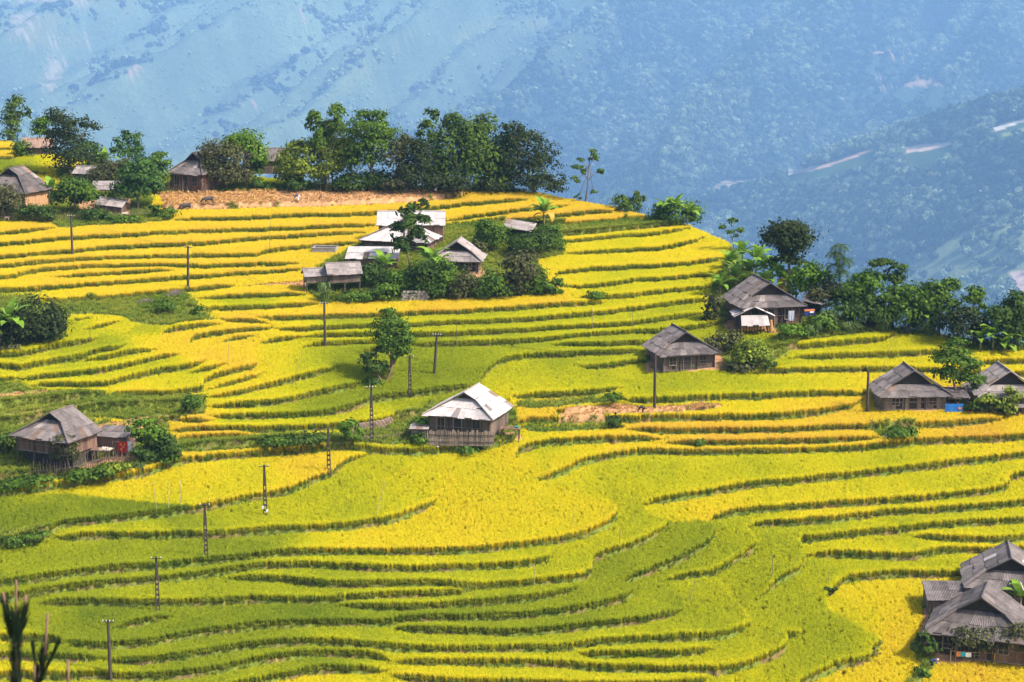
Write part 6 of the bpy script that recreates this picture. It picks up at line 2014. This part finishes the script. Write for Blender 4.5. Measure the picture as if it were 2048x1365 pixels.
# ---- right hand slope
tree('dark domed tree above the banana grove', (1578, 560), [(1575,462,42,18),(1550,478,26,14),(1604,480,26,16),(1585,500,30,15),(1570,485,36,18),(1578,520,26,16)], 'black', .36, 1.6, .3)
tree('thin ragged tree left of the dark domed tree', (1468, 496), [(1468,442,9,8),(1447,456,9,7),(1480,462,10,7),(1462,470,12,8)], 'mid', .30, .9, .1)
grove = [(1440,590,1.8),(1458,556,2.8),(1472,580,2.2),(1485,540,2.8),(1500,572,2.6),(1512,535,2.6),(1528,566,2.6),(1545,548,2.6),(1560,578,2.6),(1578,560,2.4),(1592,575,2.6),(1535,592,2.2)]
gl = ['banana at the lower left of the grove','banana at the upper left of the grove','banana of the grove nearest the long grey roof corner','topmost left banana of the grove','banana in the front of the grove','topmost banana of the grove','banana in the middle of the grove','banana of the grove below the dark domed tree','banana of the grove with dry leaves above the grey roof','banana at the upper right of the grove','banana with orange dry leaves, right end of the grove','low banana right behind the grey roof ridge']
for k, (u, v, h) in enumerate(grove):
    banana(gl[k], u, v, h, 9, 1.15, 'banana plants in the grove', old=2 if 'dry' in gl[k] else 0, upright=.65)
plume_tree('slim feathery tree standing above the right thicket', (1676, 612), [(1680,492),(1672,508),(1690,520),(1668,530),(1682,545)], 'dark', .1)
tree('flat topped dark tree right of the slim feathery tree', (1780, 648), [(1768,528,24,9),(1795,538,16,8),(1790,560,18,20)], 'dark', .34, 1.5, .16)
tree('dark rounded tree on the right skyline', (1878, 684), [(1866,586,28,18),(1900,572,20,14),(1880,610,36,24),(1850,615,22,20)], 'mid', .38, 1.6, .3)
tree('small round tree between the right skyline trees', (1950, 684), [(1945,592,20,15),(1955,608,14,12),(1940,625,16,14)], 'mid', .36, 1.5, .18)
tree('large dark tree at the right edge of the skyline', (2030, 700), [(2030,606,26,16),(2045,632,30,24),(2000,640,32,24),(2035,665,36,26)], 'dark', .38, 1.7, .35)
for lab, b_, bl_, lf in [
 ('light thicket right of the banana grove', (1622, 606), [(1620,552,30,20),(1640,568,24,18),(1605,575,22,16)], 'fresh'), ('brown thicket under the slim feathery tree', (1662, 618), [(1660,588,30,24),(1640,600,24,20)], 'brownish'),
 ('green thicket behind the big leaves', (1705, 624), [(1702,584,30,24),(1720,600,26,20)], 'mid'), ('bright thicket at the top of the right slope', (1745, 632), [(1742,570,30,22),(1720,560,18,12)], 'fresh'),
 ('dark thicket in the right slope', (1745, 664), [(1742,622,36,24),(1765,640,26,18)], 'dark'), ('thicket above the drooping reeds', (1690, 662), [(1688,630,34,20)], 'dark'),
 ('tangled thicket below the flat topped tree', (1820, 668), [(1822,600,34,28),(1800,625,34,24),(1785,590,24,20)], 'mid'), ('dark thicket at the end of the right slope', (1860, 676), [(1850,640,30,26)], 'dark'),
 ('dark thicket under the right skyline trees', (1930, 690), [(1925,650,40,26),(1965,665,26,20)], 'black'), ('low thicket beside the blue and orange tarp', (1645, 668), [(1640,648,28,16),(1615,660,20,10)], 'mid'),
 ('weedy bush before the granary yard', (1590, 680), [(1588,664,26,12)], 'fresh'), ('bush left of the granary', (1432, 652), [(1428,615,16,22),(1418,635,14,12)], 'brownish'),
 ('yellow-green bush right of the lone plank fronted farmhouse', (1508, 742), [(1508,700,30,20),(1490,715,22,16),(1525,715,18,16)], 'yellowish'), ('olive bush behind the lone plank fronted farmhouse', (1452, 708), [(1450,682,26,18),(1425,688,18,12)], 'brownish'),
 ('reddish brush beside the lone plank fronted farmhouse', (1478, 746), [(1480,735,28,9)], 'brownish'), ('dark bush at the foot of the yellow-green bush', (1532, 742), [(1532,730,14,11)], 'dark')]:
    shrub(lab, b_, bl_, lf, .38)
for q in [('big drooping reed clump above the right fields', 1768, 664, 3.0, 3.0, 240), ('reed clump beside the blue and orange tarp', 1655, 664, 3.2, 2.2, 200), ('reed clump in the middle of the right slope', 1700, 668, 2.0, 2.4, 160),
          ('green grass tree at the end of the right slope', 1858, 676, 3.2, 2.2, 200), ('low reed clump right of the granary', 1625, 676, 2.0, 1.8, 140)]:
    reeds(*q)
for q in [('banana with broad leaves in the right thicket', 1755, 640, 2.6), ('banana in the right thicket, upper', 1785, 618, 2.4), ('banana below the slim feathery tree', 1690, 640, 2.4), ('banana at the end of the right thicket', 1838, 664, 2.2)]:
    banana(*q, n=9, scale=1.25, group='banana plants in the right thicket')
for q in [('left banana under the right edge trees', 1960, 706, 1.9), ('tallest banana under the right edge trees', 1985, 704, 2.6), ('right banana under the right edge trees', 2008, 708, 1.8)]:
    banana(*q, n=9, scale=1.1, group='banana plants under the right edge trees')
tree('round tree between the two right hand farmhouses', (1912, 808), [(1905,718,36,20),(1942,735,20,16),(1895,748,26,14),(1935,762,30,16),(1915,690,18,10)], 'mid', .36, 1.35, .2)
shrub('climbing shrub in front of the half hidden farmhouse', (2000, 836), [(1998,806,26,16),(2022,792,18,16),(1972,800,18,12),(2015,820,20,12)], 'yellowish')
shrub('dark shrub under the round tree', (1955, 832), [(1955,815,24,11)], 'dark')
shrub('weedy gap between golden rows before the wide farmhouse', (1805, 880), [(1800,866,28,9)], 'mid')
# ---- nearest farmhouses
tree('olive garden tree in front of the nearest farmhouse', (1950, 1336), [(1950,1272,36,17),(1985,1288,30,16),(1925,1285,22,14)], 'brownish', .28, 1.4, .1)
tree('olive garden tree at the right edge before the nearest farmhouse', (2035, 1340), [(2030,1272,30,18),(2048,1290,26,18)], 'brownish', .28, 1.4, .1)
shrub('dark bush at the left corner of the nearest farmhouse', (1858, 1318), [(1852,1290,20,16),(1845,1272,12,9)], 'dark')
shrub('weeds along the path below the nearest farmhouse', (1850, 1352), [(1846,1345,14,10)], 'mid')
shrub('round bush on the bank of the lower right field', (1661, 1196), [(1661,1186,12,9)], 'dark')
shrub('bush where two lime fields meet at the lower right', (1745, 1312), [(1742,1308,14,9)], 'brownish')
banana('banana leaf clump between the two nearest farmhouses', 2040, 1235, 2.6, 7, 1.1)

# ---- pine shoots close to the camera, bottom left
def pine():
    r = nseed()
    D0 = 12.0
    zb = CAMZ - 9.6
    x0 = at(32, 1365, D0)
    b = Vector((x0.x, x0.y, zb))
    t = thing('young_pine', 'dark out-of-focus young pine with upright candles, nearest the camera', 'pine', b)
    P = lambda u, v, d=0: at(u, v, D0 + d) - b
    MB().tube([(0, 0, -.3), P(33, 1480) * .5, P(33, 1400), P(32, 1290), P(31, 1240)], [.07, .06, .02, .014, .008], 7).build('trunk', M['bark_red'], t, True)
    MB().tube([P(33, 1440), P(55, 1410, .1), P(78, 1350, .1), P(86, 1300, .1)], [.02, .016, .012, .007], 6).build('branch', M['bark_red'], t, True)
    for (u0, v0, u1, v1) in [(31, 1250, 32, 1160), (14, 1230, 6, 1184), (47, 1235, 52, 1190), (90, 1310, 95, 1226), (136, 1400, 136, 1320), (68, 1365, 69, 1330)]:
        MB().tube([P(u0, v0), P((u0 + u1) / 2, (v0 + v1) / 2), P(u1, v1 + 3), P(u1, v1)], [.008, .0075, .009, .004], 6).build('shoot', M['bark_red'], t, True)
    MB().tube([P(136, 1400), P(100, 1440, .1), P(40, 1470)], [.008, .012, .016], 5).build('branch', M['bark_red'], t, True)
    V, F, W = [], [], []
    def spray(path, n, ln, spread):
        for k in range(n):
            q = r.random() * (len(path) - 1); i = int(q); p = path[i].lerp(path[i + 1], q - i); d = (path[i + 1] - path[i]).normalized()
            a = r.uniform(0, 6.28); side = Vector((math.cos(a), math.sin(a), 0)); dd = (d + side * r.uniform(.1, spread)).normalized(); l = ln * r.uniform(.6, 1.1)
            s = dd.orthogonal().normalized() * .0022
            o = len(V); V.extend([tuple(p - s), tuple(p + s), tuple(p + dd * l + s * .3), tuple(p + dd * l - s * .3)]); F.append((o, o + 1, o + 2, o + 3)); W.append(r.random())
    spray([P(33, 1480), P(33, 1400), P(32, 1300), P(31, 1262)], 1500, .17, .38)
    spray([P(31, 1290), P(18, 1250), P(12, 1222)], 260, .12, .3)
    spray([P(32, 1290), P(44, 1255), P(48, 1232)], 260, .12, .3)
    spray([P(55, 1410, .1), P(78, 1360, .1), P(86, 1315, .1)], 420, .13, .35)
    spray([P(78, 1365, .1), P(70, 1325, .1), P(67, 1300, .1)], 140, .08, .25)
    spray([P(80, 1360, .1), P(98, 1325, .1), P(112, 1295, .1)], 160, .08, .25)
    link('needles', np_mesh('needles', np.array(V), np.array(F), L['needle'], var=np.array(W)), t)
pine()
